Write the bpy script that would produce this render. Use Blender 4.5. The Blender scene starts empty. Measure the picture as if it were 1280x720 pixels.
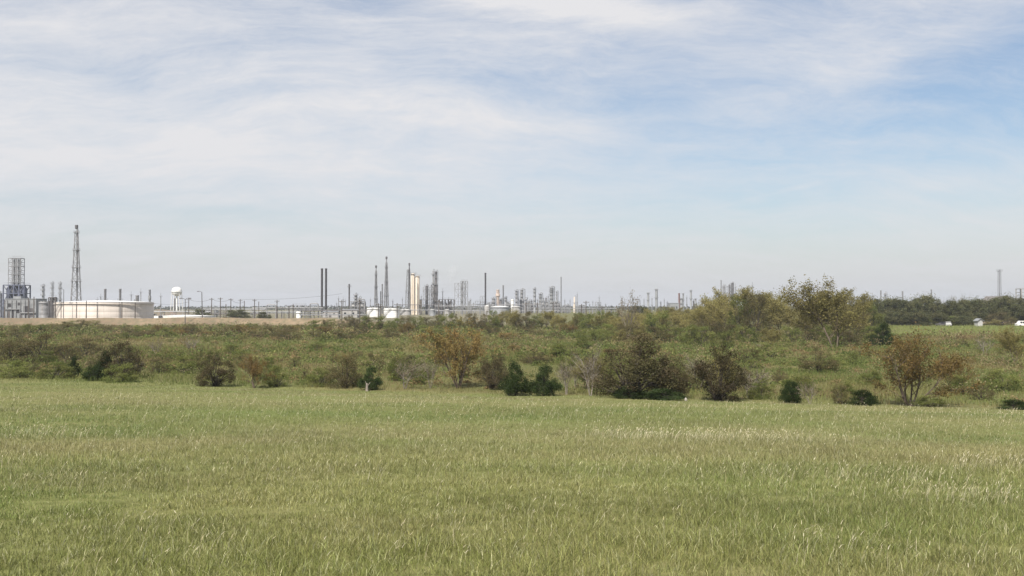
import bpy, math, random
import numpy as np
from mathutils import Vector, Matrix

random.seed(7)
rng = np.random.default_rng(11)
sc = bpy.context.scene
COL = sc.collection
F, HY, CZ = 1250.0, 383.0, 6.7          # focal length in photo pixels, horizon row, eye height above the plain
R = math.radians


def X(px, d): return (px - 640.0) * d / F
def Z(py, d): return CZ + (HY - py) * d / F
def dist(py): return CZ * F / (py - HY)   # where a photo row meets the plain


# ------------------------------------------------------------------ materials
def new_mat(name):
    m = bpy.data.materials.new(name); m.use_nodes = True
    nt = m.node_tree
    for n in list(nt.nodes): nt.nodes.remove(n)
    out = nt.nodes.new('ShaderNodeOutputMaterial')
    return m, nt, out


def N(nt, typ, **kw):
    n = nt.nodes.new(typ)
    for k, v in kw.items():
        if k == 'ins':
            for a, b in v.items():
                n.inputs[a].default_value = b
        else:
            setattr(n, k, v)
    return n


def mathn(nt, op, a, b=None, c=None, clamp=False):
    n = nt.nodes.new('ShaderNodeMath'); n.operation = op; n.use_clamp = clamp
    for i, v in enumerate((a, b, c)):
        if v is None: continue
        if isinstance(v, (int, float)): n.inputs[i].default_value = v
        else: nt.links.new(v, n.inputs[i])
    return n.outputs[0]


def mixc(nt, fac, a, b, mode='MIX'):
    n = nt.nodes.new('ShaderNodeMix'); n.data_type = 'RGBA'; n.blend_type = mode
    for i, v in ((0, fac), (6, a), (7, b)):
        if isinstance(v, (int, float)): n.inputs[i].default_value = v
        elif isinstance(v, tuple): n.inputs[i].default_value = (*v, 1) if len(v) == 3 else v
        else: nt.links.new(v, n.inputs[i])
    return n.outputs[2]


def ramp(nt, fac, lo, hi):
    n = nt.nodes.new('ShaderNodeMapRange'); n.clamp = True
    n.inputs[1].default_value = lo; n.inputs[2].default_value = hi
    nt.links.new(fac, n.inputs[0]); return n.outputs[0]


def noise(nt, vec, scale, detail=4, rough=0.55):
    n = N(nt, 'ShaderNodeTexNoise', ins={'Scale': scale, 'Detail': detail, 'Roughness': rough})
    if vec is not None: nt.links.new(vec, n.inputs['Vector'])
    return n.outputs['Fac']


def paint(name, c, rough=0.6, var=0.25, scale=0.3, metal=0.0, streak=None, streak_col=(0.16, 0.11, 0.08)):
    """weathered surface: base colour broken up by noise, optional vertical rust / grime streaks"""
    m, nt, out = new_mat(name)
    b = N(nt, 'ShaderNodeBsdfPrincipled', ins={'Roughness': rough, 'Metallic': metal})
    tc = N(nt, 'ShaderNodeTexCoord')
    f = noise(nt, tc.outputs['Object'], scale, 5)
    dark = tuple(v * (1 - var) for v in c); lite = tuple(min(1, v * (1 + var * 0.6)) for v in c)
    col = mixc(nt, ramp(nt, f, 0.3, 0.7), dark, lite)
    if streak:
        mp = N(nt, 'ShaderNodeMapping', ins={'Scale': (1.3, 1.3, 0.07)})
        nt.links.new(tc.outputs['Object'], mp.inputs['Vector'])
        s = ramp(nt, noise(nt, mp.outputs['Vector'], 1.0, 4), 0.52, 0.75)
        col = mixc(nt, mathn(nt, 'MULTIPLY', s, streak), col, streak_col)
    nt.links.new(col, b.inputs['Base Color'])
    nt.links.new(b.outputs[0], out.inputs[0])
    return m


def foliage(name, c1, c2, trans=0.3, hue=0.25):
    """leaf colour from the per-leaf 'col' attribute, the plant's own random tint and translucency"""
    m, nt, out = new_mat(name)
    at = N(nt, 'ShaderNodeAttribute', attribute_name='col')
    oi = N(nt, 'ShaderNodeObjectInfo')
    sep = N(nt, 'ShaderNodeSeparateColor'); nt.links.new(at.outputs['Color'], sep.inputs[0])
    col = mixc(nt, sep.outputs[0], c1, c2)
    v = mathn(nt, 'MULTIPLY_ADD', sep.outputs[1], 0.9, 0.55)
    v = mathn(nt, 'MULTIPLY', v, mathn(nt, 'MULTIPLY_ADD', oi.outputs['Random'], hue * 2, 1 - hue))
    cc = nt.nodes.new('ShaderNodeCombineColor')
    for i in range(3): nt.links.new(v, cc.inputs[i])
    col = mixc(nt, 1.0, col, cc.outputs[0], 'MULTIPLY')
    d = N(nt, 'ShaderNodeBsdfDiffuse'); t = N(nt, 'ShaderNodeBsdfTranslucent')
    nt.links.new(col, d.inputs[0]); nt.links.new(col, t.inputs[0])
    mx = N(nt, 'ShaderNodeMixShader', ins={0: trans})
    nt.links.new(d.outputs[0], mx.inputs[1]); nt.links.new(t.outputs[0], mx.inputs[2])
    nt.links.new(mx.outputs[0], out.inputs[0])
    return m


M = {
    'white': paint('white_paint', (0.66, 0.65, 0.62), 0.5, 0.10, 0.15, streak=0.25),
    'tankbeige': paint('tank_paint', (0.52, 0.465, 0.415), 0.5, 0.12, 0.12, streak=0.3),
    'cream': paint('cream_paint', (0.58, 0.50, 0.40), 0.5, 0.14, 0.2, streak=0.35, streak_col=(0.3, 0.2, 0.13)),
    'black': paint('black_steel', (0.026, 0.023, 0.026), 0.6, 0.35, 0.6),
    'dark': paint('dark_steel', (0.075, 0.07, 0.072), 0.6, 0.4, 0.4, streak=0.4),
    'steel': paint('grey_steel', (0.20, 0.20, 0.205), 0.5, 0.3, 0.4, streak=0.3),
    'galv': paint('galvanised_steel', (0.205, 0.21, 0.215), 0.5, 0.25, 0.5),
    'pale': paint('pale_cladding', (0.40, 0.395, 0.385), 0.6, 0.2, 0.25, streak=0.35),
    'blue': paint('blue_grey_steel', (0.085, 0.095, 0.14), 0.6, 0.35, 0.4),
    'redsteel': paint('rusty_red_steel', (0.16, 0.075, 0.06), 0.7, 0.35, 0.4),
    'pink': paint('faded_pink_paint', (0.44, 0.355, 0.30), 0.6, 0.15, 0.3),
    'redpaint': paint('red_mast_paint', (0.45, 0.08, 0.05), 0.6, 0.2, 0.3),
    'wood': paint('creosoted_wood', (0.075, 0.06, 0.05), 0.8, 0.3, 2.0),
    'greywood': paint('weathered_wood', (0.34, 0.31, 0.27), 0.9, 0.3, 3.0),
    'cable': paint('cable', (0.06, 0.06, 0.06), 0.6, 0.1),
    'glass': paint('dark_glass', (0.02, 0.024, 0.028), 0.12, 0.1),
    'rubber': paint('rubber', (0.02, 0.02, 0.02), 0.9, 0.2),
    'roof': paint('grey_shingle', (0.13, 0.12, 0.115), 0.9, 0.3, 1.0),
    'tanwall': paint('tan_siding', (0.42, 0.33, 0.25), 0.8, 0.15, 0.5),
    'concrete': paint('concrete', (0.30, 0.29, 0.28), 0.8, 0.2, 0.3, streak=0.3),
    'bark': paint('bark', (0.10, 0.075, 0.055), 0.95, 0.4, 3.0),
    'palebark': paint('pale_bark', (0.22, 0.19, 0.16), 0.95, 0.4, 3.0),
    'darkbark': paint('dark_bark', (0.05, 0.04, 0.032), 0.95, 0.4, 3.0),
    'dusk': foliage('dusky_leaves', (0.082, 0.062, 0.038), (0.072, 0.068, 0.032), 0.28),
    'rust': foliage('rust_leaves', (0.225, 0.142, 0.058), (0.190, 0.154, 0.060), 0.45),
    'brown': foliage('brown_leaves', (0.132, 0.102, 0.058), (0.116, 0.112, 0.047), 0.38),
    'green': foliage('green_leaves', (0.106, 0.136, 0.040), (0.168, 0.170, 0.058), 0.4),
    'olive': foliage('olive_leaves', (0.250, 0.212, 0.092), (0.240, 0.222, 0.080), 0.48),
    'bare': foliage('dry_leaves', (0.19, 0.15, 0.10), (0.15, 0.13, 0.08), 0.4),
    'juniper': foliage('juniper_needles', (0.026, 0.042, 0.016), (0.044, 0.060, 0.022), 0.15),
    'oak': foliage('oak_leaves', (0.066, 0.078, 0.036), (0.115, 0.108, 0.052), 0.3),
}


# ------------------------------------------------------------------ mesh helpers
class MB:
    def __init__(self): self.v = []; self.f = []

    def add(self, vs, fs):
        o = len(self.v); self.v += [tuple(p) for p in vs]
        self.f += [tuple(i + o for i in q) for q in fs]; return self

    def box(self, x0, x1, y0, y1, z0, z1):
        return self.add([(x0, y0, z0), (x1, y0, z0), (x1, y1, z0), (x0, y1, z0), (x0, y0, z1), (x1, y0, z1), (x1, y1, z1), (x0, y1, z1)],
                        [(0, 3, 2, 1), (4, 5, 6, 7), (0, 1, 5, 4), (1, 2, 6, 5), (2, 3, 7, 6), (3, 0, 4, 7)])

    def tube(self, p, q, r0, r1=None, n=6, cap=True):
        r1 = r0 if r1 is None else r1
        p, q = Vector(p), Vector(q); a = (q - p)
        if a.length < 1e-6: return self
        a.normalize(); u = a.orthogonal().normalized(); w = a.cross(u)
        vs = [c + (u * math.cos(k * 2 * math.pi / n) + w * math.sin(k * 2 * math.pi / n)) * r for c, r in ((p, r0), (q, r1)) for k in range(n)]
        fs = [(k, (k + 1) % n, n + (k + 1) % n, n + k) for k in range(n)]
        if cap: fs += [tuple(range(n - 1, -1, -1)), tuple(range(n, 2 * n))]
        return self.add(vs, fs)

    def bar(self, p, q, w): return self.tube(p, q, w * 0.707, n=4)

    def path(self, pts, r, n=6):
        for a, b in zip(pts, pts[1:]): self.tube(a, b, r, n=n)
        return self

    def lathe(self, prof, n=24, c=(0, 0), a0=0.0):
        vs = []; fs = []
        for r, z in prof:
            for k in range(n):
                t = a0 + k * 2 * math.pi / n
                vs.append((c[0] + r * math.cos(t), c[1] + r * math.sin(t), z))
        for i in range(len(prof) - 1):
            for k in range(n):
                fs.append((i * n + k, i * n + (k + 1) % n, (i + 1) * n + (k + 1) % n, (i + 1) * n + k))
        fs.append(tuple(range(n - 1, -1, -1))); m = (len(prof) - 1) * n
        fs.append(tuple(range(m, m + n)))
        return self.add(vs, fs)

    def ring(self, r0, r1, z0, z1, n=24, c=(0, 0)):
        vs = []; fs = []
        for k in range(n):
            t = k * 2 * math.pi / n; co, si = math.cos(t), math.sin(t)
            for r, z in ((r0, z0), (r1, z0), (r1, z1), (r0, z1)): vs.append((c[0] + r * co, c[1] + r * si, z))
        for k in range(n):
            a, b = 4 * k, 4 * ((k + 1) % n)
            for j in range(4): fs.append((a + j, b + j, b + (j + 1) % 4, a + (j + 1) % 4))
        return self.add(vs, fs)

    def build(self, name, mat, parent=None, smooth=False):
        me = bpy.data.meshes.new(name); me.from_pydata(self.v, [], self.f)
        me.materials.append(M[mat] if isinstance(mat, str) else mat)
        if smooth:
            me.polygons.foreach_set('use_smooth', [True] * len(me.polygons))
            me.set_sharp_from_angle(angle=R(35))
        me.update()
        o = bpy.data.objects.new(name, me); COL.objects.link(o)
        if parent: o.parent = parent
        return o


LABELS = {}


def tag(o, label=None, cat=None, group=None, kind=None):
    if label: o['label'] = label
    if cat: o['category'] = cat
    if group: o['group'] = group
    if kind: o['kind'] = kind
    return o


def thing(name, label, cat, loc, group=None, rz=0.0):
    o = bpy.data.objects.new(name, None); COL.objects.link(o)
    o.empty_display_size = 0.5
    o.location = loc; o.rotation_euler = (0, 0, rz)
    return tag(o, label, cat, group)


def arr_mesh(name, verts, quads, cols, mat):
    """one mesh straight from numpy arrays of quads, with a per-vertex 'col' attribute"""
    me = bpy.data.meshes.new(name)
    nv, nq = len(verts), len(quads)
    me.vertices.add(nv); me.vertices.foreach_set('co', np.ascontiguousarray(verts, dtype=np.float32).ravel())
    me.loops.add(nq * 4); me.loops.foreach_set('vertex_index', np.ascontiguousarray(quads, dtype=np.int32).ravel())
    me.polygons.add(nq); me.polygons.foreach_set('loop_start', np.arange(0, nq * 4, 4, dtype=np.int32))
    if cols is not None:
        a = me.attributes.new('col', 'FLOAT_COLOR', 'POINT')
        c4 = np.ones((nv, 4), dtype=np.float32); c4[:, :cols.shape[1]] = cols
        a.data.foreach_set('color', c4.ravel())
    me.materials.append(mat); me.update(calc_edges=True)
    return me


# ------------------------------------------------------------------ terrain
def edge(x): return np.clip(75.8 - 0.325 * x, 45, 135)


def vnoise(x, y, s, seed):
    x = np.asarray(x, float) / s + seed * 17.3; y = np.asarray(y, float) / s + seed * 9.1
    xi, yi = np.floor(x), np.floor(y); fx, fy = x - xi, y - yi
    fx = fx * fx * (3 - 2 * fx); fy = fy * fy * (3 - 2 * fy)
    def h(a, b):
        t = np.sin(a * 127.1 + b * 311.7 + seed * 74.7) * 43758.5453
        return t - np.floor(t)
    return (h(xi, yi) * (1 - fx) + h(xi + 1, yi) * fx) * (1 - fy) + (h(xi, yi + 1) * (1 - fx) + h(xi + 1, yi + 1) * fx) * fy


def ground_z(x, y):
    x = np.asarray(x, float); y = np.asarray(y, float)
    t = y / edge(x)
    k = 0.06
    s = np.where(t > 1 + k, 0, np.where(t < 1 - k, 1 - t, (1 + k - t) ** 2 / (4 * k)))
    s = np.minimum(s, 1.25)
    z = 5.0 * s
    und = (vnoise(x, y, 9, 1) - 0.5) * 0.16 * np.clip(t * 3, 0, 1) * (t < 1.0)
    rough = (vnoise(x, y, 22, 2) - 0.5) * 0.7 * np.clip((t - 1.05) * 4, 0, 1) * np.clip((340 - y) / 60, 0, 1)
    return z + und + rough


def zone(x, y):
    """0 mown field, 1 scrub meadow, 2 plant yard"""
    t = y / edge(x) + (vnoise(x, y, 4, 5) - 0.5) * 0.05
    z1 = np.clip((t - 0.985) / 0.05, 0, 1)
    z2 = np.clip((y + (vnoise(x, y, 25, 6) - 0.5) * 30 - 345) / 25, 0, 1)
    return z1, z2 * np.clip((45 - x) / 60, 0, 1)


def build_ground():
    def axis(a, b, step, far, g=1.12):
        m = list(np.arange(a, b + 0.01, step)); s = step; v = b
        while v < far: s *= g; v += s; m.append(v)
        s = step; v = a
        pre = []
        lim = -far if a < -50 else -60
        while v > lim: s *= g; v -= s; pre.append(v)
        return np.array(pre[::-1] + m)
    xs = axis(-75, 75, 1.0, 2600); ys = axis(-10, 140, 1.0, 4200)
    gx, gy = np.meshgrid(xs, ys)
    gz = ground_z(gx, gy)
    z1, z2 = zone(gx, gy)
    v = np.stack([gx, gy, gz], -1).reshape(-1, 3)
    nx, ny = len(xs), len(ys)
    i = (np.arange(ny - 1)[:, None] * nx + np.arange(nx - 1)[None, :]).ravel()
    q = np.stack([i, i + 1, i + nx + 1, i + nx], -1)
    c = np.stack([z1.ravel(), z2.ravel(), np.zeros(nx * ny)], -1)
    m, nt, out = new_mat('ground_soil_and_turf')
    b = N(nt, 'ShaderNodeBsdfPrincipled', ins={'Roughness': 1.0})
    b.inputs['Specular IOR Level'].default_value = 0.1
    at = N(nt, 'ShaderNodeAttribute', attribute_name='col')
    sep = N(nt, 'ShaderNodeSeparateColor'); nt.links.new(at.outputs['Color'], sep.inputs[0])
    geo = N(nt, 'ShaderNodeNewGeometry'); pos = geo.outputs['Position']
    n1 = noise(nt, pos, 0.12, 5); n2 = noise(nt, pos, 3.0, 4); n3 = noise(nt, pos, 0.03, 4)
    field = mixc(nt, ramp(nt, n1, 0.35, 0.65), (0.125, 0.142, 0.044), (0.165, 0.156, 0.064))
    field = mixc(nt, ramp(nt, n2, 0.45, 0.75), field, (0.080, 0.090, 0.026))
    mead = mixc(nt, ramp(nt, n1, 0.38, 0.62), (0.115, 0.118, 0.045), (0.150, 0.118, 0.056))
    mead = mixc(nt, ramp(nt, n2, 0.45, 0.7), mead, (0.070, 0.078, 0.030))
    mead = mixc(nt, mathn(nt, 'MULTIPLY', ramp(nt, n3, 0.45, 0.6), 0.5), mead, (0.095, 0.115, 0.036))
    yard = mixc(nt, ramp(nt, n3, 0.4, 0.6), (0.19, 0.16, 0.12), (0.14, 0.13, 0.085))
    yard = mixc(nt, ramp(nt, n1, 0.45, 0.7), yard, (0.11, 0.12, 0.06))
    col = mixc(nt, sep.outputs[0], field, mead); col = mixc(nt, sep.outputs[1], col, yard)
    nt.links.new(col, b.inputs['Base Color'])
    bp = N(nt, 'ShaderNodeBump', ins={'Strength': 0.6, 'Distance': 0.1}); nt.links.new(n2, bp.inputs['Height'])
    nt.links.new(bp.outputs[0], b.inputs['Normal']); nt.links.new(b.outputs[0], out.inputs[0])
    me = arr_mesh('ground', v, q, c, m)
    me.polygons.foreach_set('use_smooth', [True] * len(me.polygons))
    o = bpy.data.objects.new('ground', me); COL.objects.link(o); tag(o, kind='structure')


build_ground()


def bank(name, x0, x1, d, depth, h, mat_cols, seed):
    """long earth bank running across the view, with gullied slopes"""
    n = 160; prof = [(-1, 0.0), (-0.72, 0.30), (-0.45, 0.72), (-0.30, 0.97), (0, 1.0), (0.30, 0.98), (0.6, 0.5), (1, 0.0)]
    xs = np.linspace(x0, x1, n); vs = []
    for x in xs:
        e = min(1, (x1 - x) / 30.0 + 0.02, (x - x0) / 30.0 + 0.02); e = max(e, 0) ** 0.7
        w = (vnoise(x, 0, 14, seed) - 0.5) * 0.5 + (vnoise(x, 0, 4, seed + 1) - 0.5) * 0.35
        for t, hh in prof:
            g = (vnoise(x, t * 9, 3.0, seed + 2) - 0.5) * 0.5 * (0 < hh < 0.96)
            vs.append((x, d + t * depth * 0.5 + g * 1.5, max(-0.3, h * hh * e + w * (hh > 0.2) * e * h * 0.25 + g * 0.25) - (0.3 if hh == 0 else 0)))
    k = len(prof)
    qs = [(i * k + j, (i + 1) * k + j, (i + 1) * k + j + 1, i * k + j + 1) for i in range(n - 1) for j in range(k - 1)]
    m, nt, out = new_mat(name + '_soil')
    b = N(nt, 'ShaderNodeBsdfPrincipled', ins={'Roughness': 1.0})
    geo = N(nt, 'ShaderNodeNewGeometry')
    a = ramp(nt, noise(nt, geo.outputs['Position'], 0.10, 6, 0.65), 0.38, 0.62)
    c = ramp(nt, noise(nt, geo.outputs['Position'], 0.6, 5, 0.6), 0.42, 0.68)
    col = mixc(nt, a, mat_cols[0], mat_cols[1]); col = mixc(nt, mathn(nt, 'MULTIPLY', c, 0.85), col, mat_cols[2])
    nt.links.new(col, b.inputs['Base Color']); nt.links.new(b.outputs[0], out.inputs[0])
    me = arr_mesh(name, np.array(vs), np.array(qs), None, m)
    o = bpy.data.objects.new(name, me); COL.objects.link(o); tag(o, kind='structure')
    return o


bank('dirt_bank', -330, X(512, 352), 352, 16, 2.65, ((0.215, 0.160, 0.100), (0.140, 0.100, 0.064), (0.10, 0.092, 0.05)), 21)
bank('dirt_bank', X(150, 640), X(252, 640), 640, 26, 5.4, ((0.17, 0.12, 0.10), (0.13, 0.115, 0.085), (0.10, 0.10, 0.06)), 31)

# ------------------------------------------------------------------ grass (stuff)
def frustum_points(n, d0, d1, half=0.66):
    y = np.sqrt(rng.random(n) * (d1 * d1 - d0 * d0) + d0 * d0)
    x = (rng.random(n) * 2 - 1) * half * y
    return x, y


def blades(x, y, z, h, w, az, lean, two=True):
    """thin bent blades: two quads each (one far away)"""
    n = len(x); dx, dy = np.cos(az), np.sin(az)
    ca = rng.random(n) * math.pi; sx, sy = np.cos(ca) * w * 0.5, np.sin(ca) * w * 0.5
    b = np.stack([x, y, z], -1); s = np.stack([sx, sy, np.zeros(n)], -1)
    tip = b + np.stack([dx * np.sin(lean) * h, dy * np.sin(lean) * h, np.cos(lean) * h], -1)
    l1 = lean * 0.72
    mid = b + np.stack([dx * np.sin(l1) * h, dy * np.sin(l1) * h, np.cos(l1) * h], -1) * 0.58
    if two:
        v = np.stack([b - s, b + s, mid + s * 0.85, mid - s * 0.85, tip + s * 0.12, tip - s * 0.12], 1)
        q = np.array([[0, 1, 2, 3], [3, 2, 4, 5]])
    else:
        v = np.stack([b - s, b + s, tip + s * 0.3, tip - s * 0.3], 1)
        q = np.array([[0, 1, 2, 3]])
    k = v.shape[1]
    quads = (np.arange(n)[:, None, None] * k + q[None]).reshape(-1, 4)
    return v.reshape(-1, 3), quads, k


def join_parts(parts):
    V, Q, C, o = [], [], [], 0
    for v, q, c in parts:
        V.append(v); Q.append(q + o); C.append(c); o += len(v)
    return np.concatenate(V), np.concatenate(Q), np.concatenate(C)


def grass_mat(name, trans=0.35, gloss=0.0):
    m, nt, out = new_mat(name)
    at = N(nt, 'ShaderNodeAttribute', attribute_name='col')
    d = N(nt, 'ShaderNodeBsdfDiffuse'); t = N(nt, 'ShaderNodeBsdfTranslucent')
    g = N(nt, 'ShaderNodeBsdfGlossy', ins={'Roughness': 0.5})
    g.inputs[0].default_value = (0.6, 0.62, 0.64, 1)
    nt.links.new(at.outputs['Color'], d.inputs[0]); nt.links.new(at.outputs['Color'], t.inputs[0])
    mx = N(nt, 'ShaderNodeMixShader', ins={0: trans})
    nt.links.new(d.outputs[0], mx.inputs[1]); nt.links.new(t.outputs[0], mx.inputs[2])
    m2 = N(nt, 'ShaderNodeMixShader', ins={0: gloss})
    nt.links.new(mx.outputs[0], m2.inputs[1]); nt.links.new(g.outputs[0], m2.inputs[2])
    nt.links.new(m2.outputs[0], out.inputs[0])
    return m


def lerp(a, b, t): return np.asarray(a)[None] * (1 - t[:, None]) + np.asarray(b)[None] * t[:, None]


def patch(x, y):
    """how dry the turf is: long bands across the slope plus smaller patches"""
    u = vnoise(x, y * 2.2, 26, 40) * 0.45 + vnoise(x, y * 1.6, 9, 41) * 0.35 + vnoise(x, y, 2.2, 42) * 0.2
    return np.clip((u - 0.33) / 0.36, 0, 1)


def turf_cols(x, y, k, dryness=0.0):
    n = len(x); p = patch(x, y); r = rng.random(n)
    dry = np.clip(p * 0.78 - 0.02 + (r - 0.5) * 0.75 - 0.08 * np.clip((16 - y) / 9, 0, 1), 0, 1)
    lush = np.clip((vnoise(x, y * 1.3, 6, 44) - 0.45) * 3, 0, 1)
    green = lerp((0.180, 0.203, 0.069), (0.142, 0.188, 0.054), lush)
    straw = lerp((0.285, 0.242, 0.122), (0.345, 0.300, 0.178), rng.random(n))
    c = green * (1 - dry[:, None] * 0.8) + straw * dry[:, None] * 0.8
    near = np.clip((30 - y) / 20, 0, 1)
    white = rng.random(n) < 0.03 + 0.07 * near * vnoise(x, y, 0.9, 47)
    c[white] = lerp((0.40, 0.40, 0.27), (0.50, 0.47, 0.34), rng.random(int(white.sum())))
    rv = rng.random(n); c = c * (1 + near * (1.0 * rv - 0.52))[:, None]
    c[:, 2] *= 1 - 0.18 * near
    c = c * (0.76 + 0.40 * rng.random(n))[:, None] * (0.86 + 0.28 * vnoise(x, y * 1.5, 3.0, 46))[:, None]
    return np.repeat(c, k, axis=0)


parts = []
for cnt, d0, d1, hm, wm, two in ((430000, 5.0, 17, 0.100, 0.0044, True), (430000, 10.5, 31, 0.098, 0.0070, True),
                                 (340000, 22, 56, 0.09, 0.014, False), (280000, 42, 112, 0.08, 0.028, False)):
    x, y = frustum_points(cnt, d0, d1)
    t = y / edge(x)
    keep = t < 1.0 + (vnoise(x, y, 3, 50) - 0.5) * 0.04
    clump = vnoise(x, y, 0.35, 51) * 0.6 + vnoise(x, y, 1.1, 52) * 0.4
    keep &= rng.random(cnt) < np.clip(np.where(y < 30, 0.16 + clump * 1.2, 0.35 + clump * 1.1), 0, 1)
    fi = 1.0 if d0 < 6 else np.clip((y - d0) / (d0 * 0.42), 0, 1); fo = 1.0 if d1 > 100 else np.clip((d1 - y) / (d1 * 0.27), 0, 1)
    keep &= rng.random(cnt) < fi * fo
    x, y, clump = x[keep], y[keep], clump[keep]; n = len(x)
    tall = 0.55 + 0.7 * vnoise(x, y, 5, 53) + 0.9 * (clump - 0.5)
    h = hm * tall * (0.6 + 0.9 * rng.random(n)) * (1 + 0.6 * (rng.random(n) < 0.06))
    az = rng.random(n) * 6.283 + (vnoise(x, y, 1.5, 54) - 0.5) * 3
    lean = np.abs(rng.normal(0.80, 0.45, n))
    v, q, k = blades(x, y, ground_z(x, y) - 0.01, h, wm * (0.6 + 0.8 * rng.random(n)), az, lean, two)
    parts.append((v, q, turf_cols(x, y, k)))
V, Q, C = join_parts(parts)
o = bpy.data.objects.new('field_grass', arr_mesh('field_grass', V, Q, C, grass_mat('turf_blades', 0.35, 0.03))); COL.objects.link(o)
tag(o, 'green and straw grass of the open field in the foreground', 'grass', kind='stuff')

# pale seed stalks standing over the turf
def field_point(px, py):
    """ground point of the field under a photo pixel (used to place the pale drifts)"""
    best = None
    for d in np.arange(5, 120, 0.25):
        x = X(px, d); yy = HY + (CZ - float(ground_z(x, d))) * F / d
        if yy <= py: return x, d
    return X(px, 110), 110


drifts = [(860, 549, 130, 2.2), (960, 553, 90, 1.2), (790, 547, 60, 1.0), (1200, 625, 150, 2.0), (1120, 600, 120, 1.5), (1235, 585, 90, 1.6), (60, 545, 120, 1.0), (20, 585, 70, 0.6),
          (90, 610, 120, 0.25), (170, 665, 90, 0.5), (680, 650, 150, 0.25), (960, 605, 90, 0.35), (780, 590, 110, 0.3), (330, 560, 160, 0.25), (1150, 700, 160, 0.4),
          (560, 690, 140, 0.35), (400, 600, 200, 0.2), (1010, 690, 120, 0.3), (200, 700, 130, 0.3)]
parts = []
sx, sy, sh = [], [], []
for px, py, wpx, a in drifts:
    cx, cd = field_point(px, py); s = wpx * cd / F * 0.5
    n = int(95 * a * s * max(1.2, s * 0.45))
    n = min(max(n, 40), 2600)
    sx.append(rng.normal(cx, s, n)); sy.append(rng.normal(cd, max(0.5, s * 0.34), n))
x, y = frustum_points(2600, 5, 60); sx.append(x); sy.append(y)
x, y = np.concatenate(sx), np.concatenate(sy)
keep = (y < edge(x) * 0.99) & (y > 4); x, y = x[keep], y[keep]; n = len(x)
z = ground_z(x, y); h = (0.16 + 0.16 * rng.random(n)) * np.clip(0.55 + y / 40, 0.6, 1); az = rng.normal(0.3, 0.7, n); lean = np.abs(rng.normal(0.5, 0.25, n))
wd = np.clip(y * 0.00022, 0.0028, 0.012)
v, q, k = blades(x, y, z, h, wd, az, lean, True)
c = lerp((0.36, 0.31, 0.18), (0.52, 0.48, 0.36), rng.random(n))
parts.append((v, q, np.repeat(c, k, 0)))
tipx, tipy, tipz = x + np.cos(az) * np.sin(lean) * h * 0.95, y + np.sin(az) * np.sin(lean) * h * 0.95, z + np.cos(lean) * h * 0.93
v, q, k = blades(tipx, tipy, tipz, 0.035 + 0.035 * rng.random(n), np.clip(y * 0.00045, 0.005, 0.02), az, np.clip(lean + 0.5, 0, 1.5), True)
c = lerp((0.42, 0.36, 0.21), (0.60, 0.55, 0.42), rng.random(n))
parts.append((v, q, np.repeat(c, k, 0)))
V, Q, C = join_parts(parts)
o = bpy.data.objects.new('seed_grass', arr_mesh('seed_grass', V, Q, C, grass_mat('dry_seed_stalks', 0.25))); COL.objects.link(o)
tag(o, 'pale dry seed stalks scattered in drifts over the field', 'grass', kind='stuff')

# rough grass and weeds of the meadow
parts = []
for cnt, d0, d1, hm, wm in ((150000, 60, 130, 0.42, 0.035), (170000, 120, 220, 0.55, 0.06), (120000, 210, 348, 0.6, 0.10)):
    x, y = frustum_points(cnt, d0, d1)
    t = y / edge(x); keep = t > 0.985 + (vnoise(x, y, 3, 60) - 0.5) * 0.06 + (vnoise(x, y, 0.8, 68) - 0.5) * 0.05
    dens = vnoise(x, y * 1.4, 11, 61) * 0.5 + vnoise(x, y, 3.0, 62) * 0.5
    keep &= rng.random(cnt) < np.clip(dens * 1.7, 0, 1); keep &= y < 344 - 8 * rng.random(cnt)
    x, y, t = x[keep], y[keep], t[keep]; n = len(x)
    h = hm * (0.35 + 1.1 * vnoise(x, y, 7, 63)) * (0.6 + 0.8 * rng.random(n)) * np.clip((t - 0.95) * 14, 0.35, 1)
    v, q, k = blades(x, y, ground_z(x, y) - 0.03, h, wm * (0.6 + 0.8 * rng.random(n)), rng.random(n) * 6.283, np.abs(rng.normal(0.4, 0.3, n)), False)
    a = np.clip((vnoise(x, y * 1.8, 24, 64) * 0.6 + vnoise(x, y, 7, 65) * 0.4 - 0.24) * 2.3, 0, 1)
    b = np.clip((vnoise(x, y, 13, 66) - 0.5) * 3, 0, 1)
    c = lerp((0.136, 0.154, 0.050), (0.215, 0.174, 0.084), a)
    c = c * (1 - b[:, None]) + np.array((0.124, 0.154, 0.048))[None] * b[:, None]
    mown = np.clip((x / y - 0.365) * 60, 0, 1) * np.clip((y - 225) / 12, 0, 1)
    c = c * (1 - mown[:, None]) + np.array((0.205, 0.235, 0.080))[None] * mown[:, None]
    # lusher strip along the foot of the field
    strip = np.clip(1 - np.abs(t - 1.06) / 0.05, 0, 1) * (vnoise(x, y, 12, 67) > 0.35)
    c = c * (1 - 0.7 * strip[:, None]) + np.array((0.150, 0.200, 0.048))[None] * 0.7 * strip[:, None]
    c *= (0.75 + 0.45 * rng.random(n))[:, None]
    parts.append((v, q, np.repeat(c, k, 0)))
V, Q, C = join_parts(parts)
o = bpy.data.objects.new('rough_grass', arr_mesh('rough_grass', V, Q, C, grass_mat('rough_grass_blades'))); COL.objects.link(o)
tag(o, 'rough green and tan grass of the meadow beyond the field', 'grass', kind='stuff')


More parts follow.
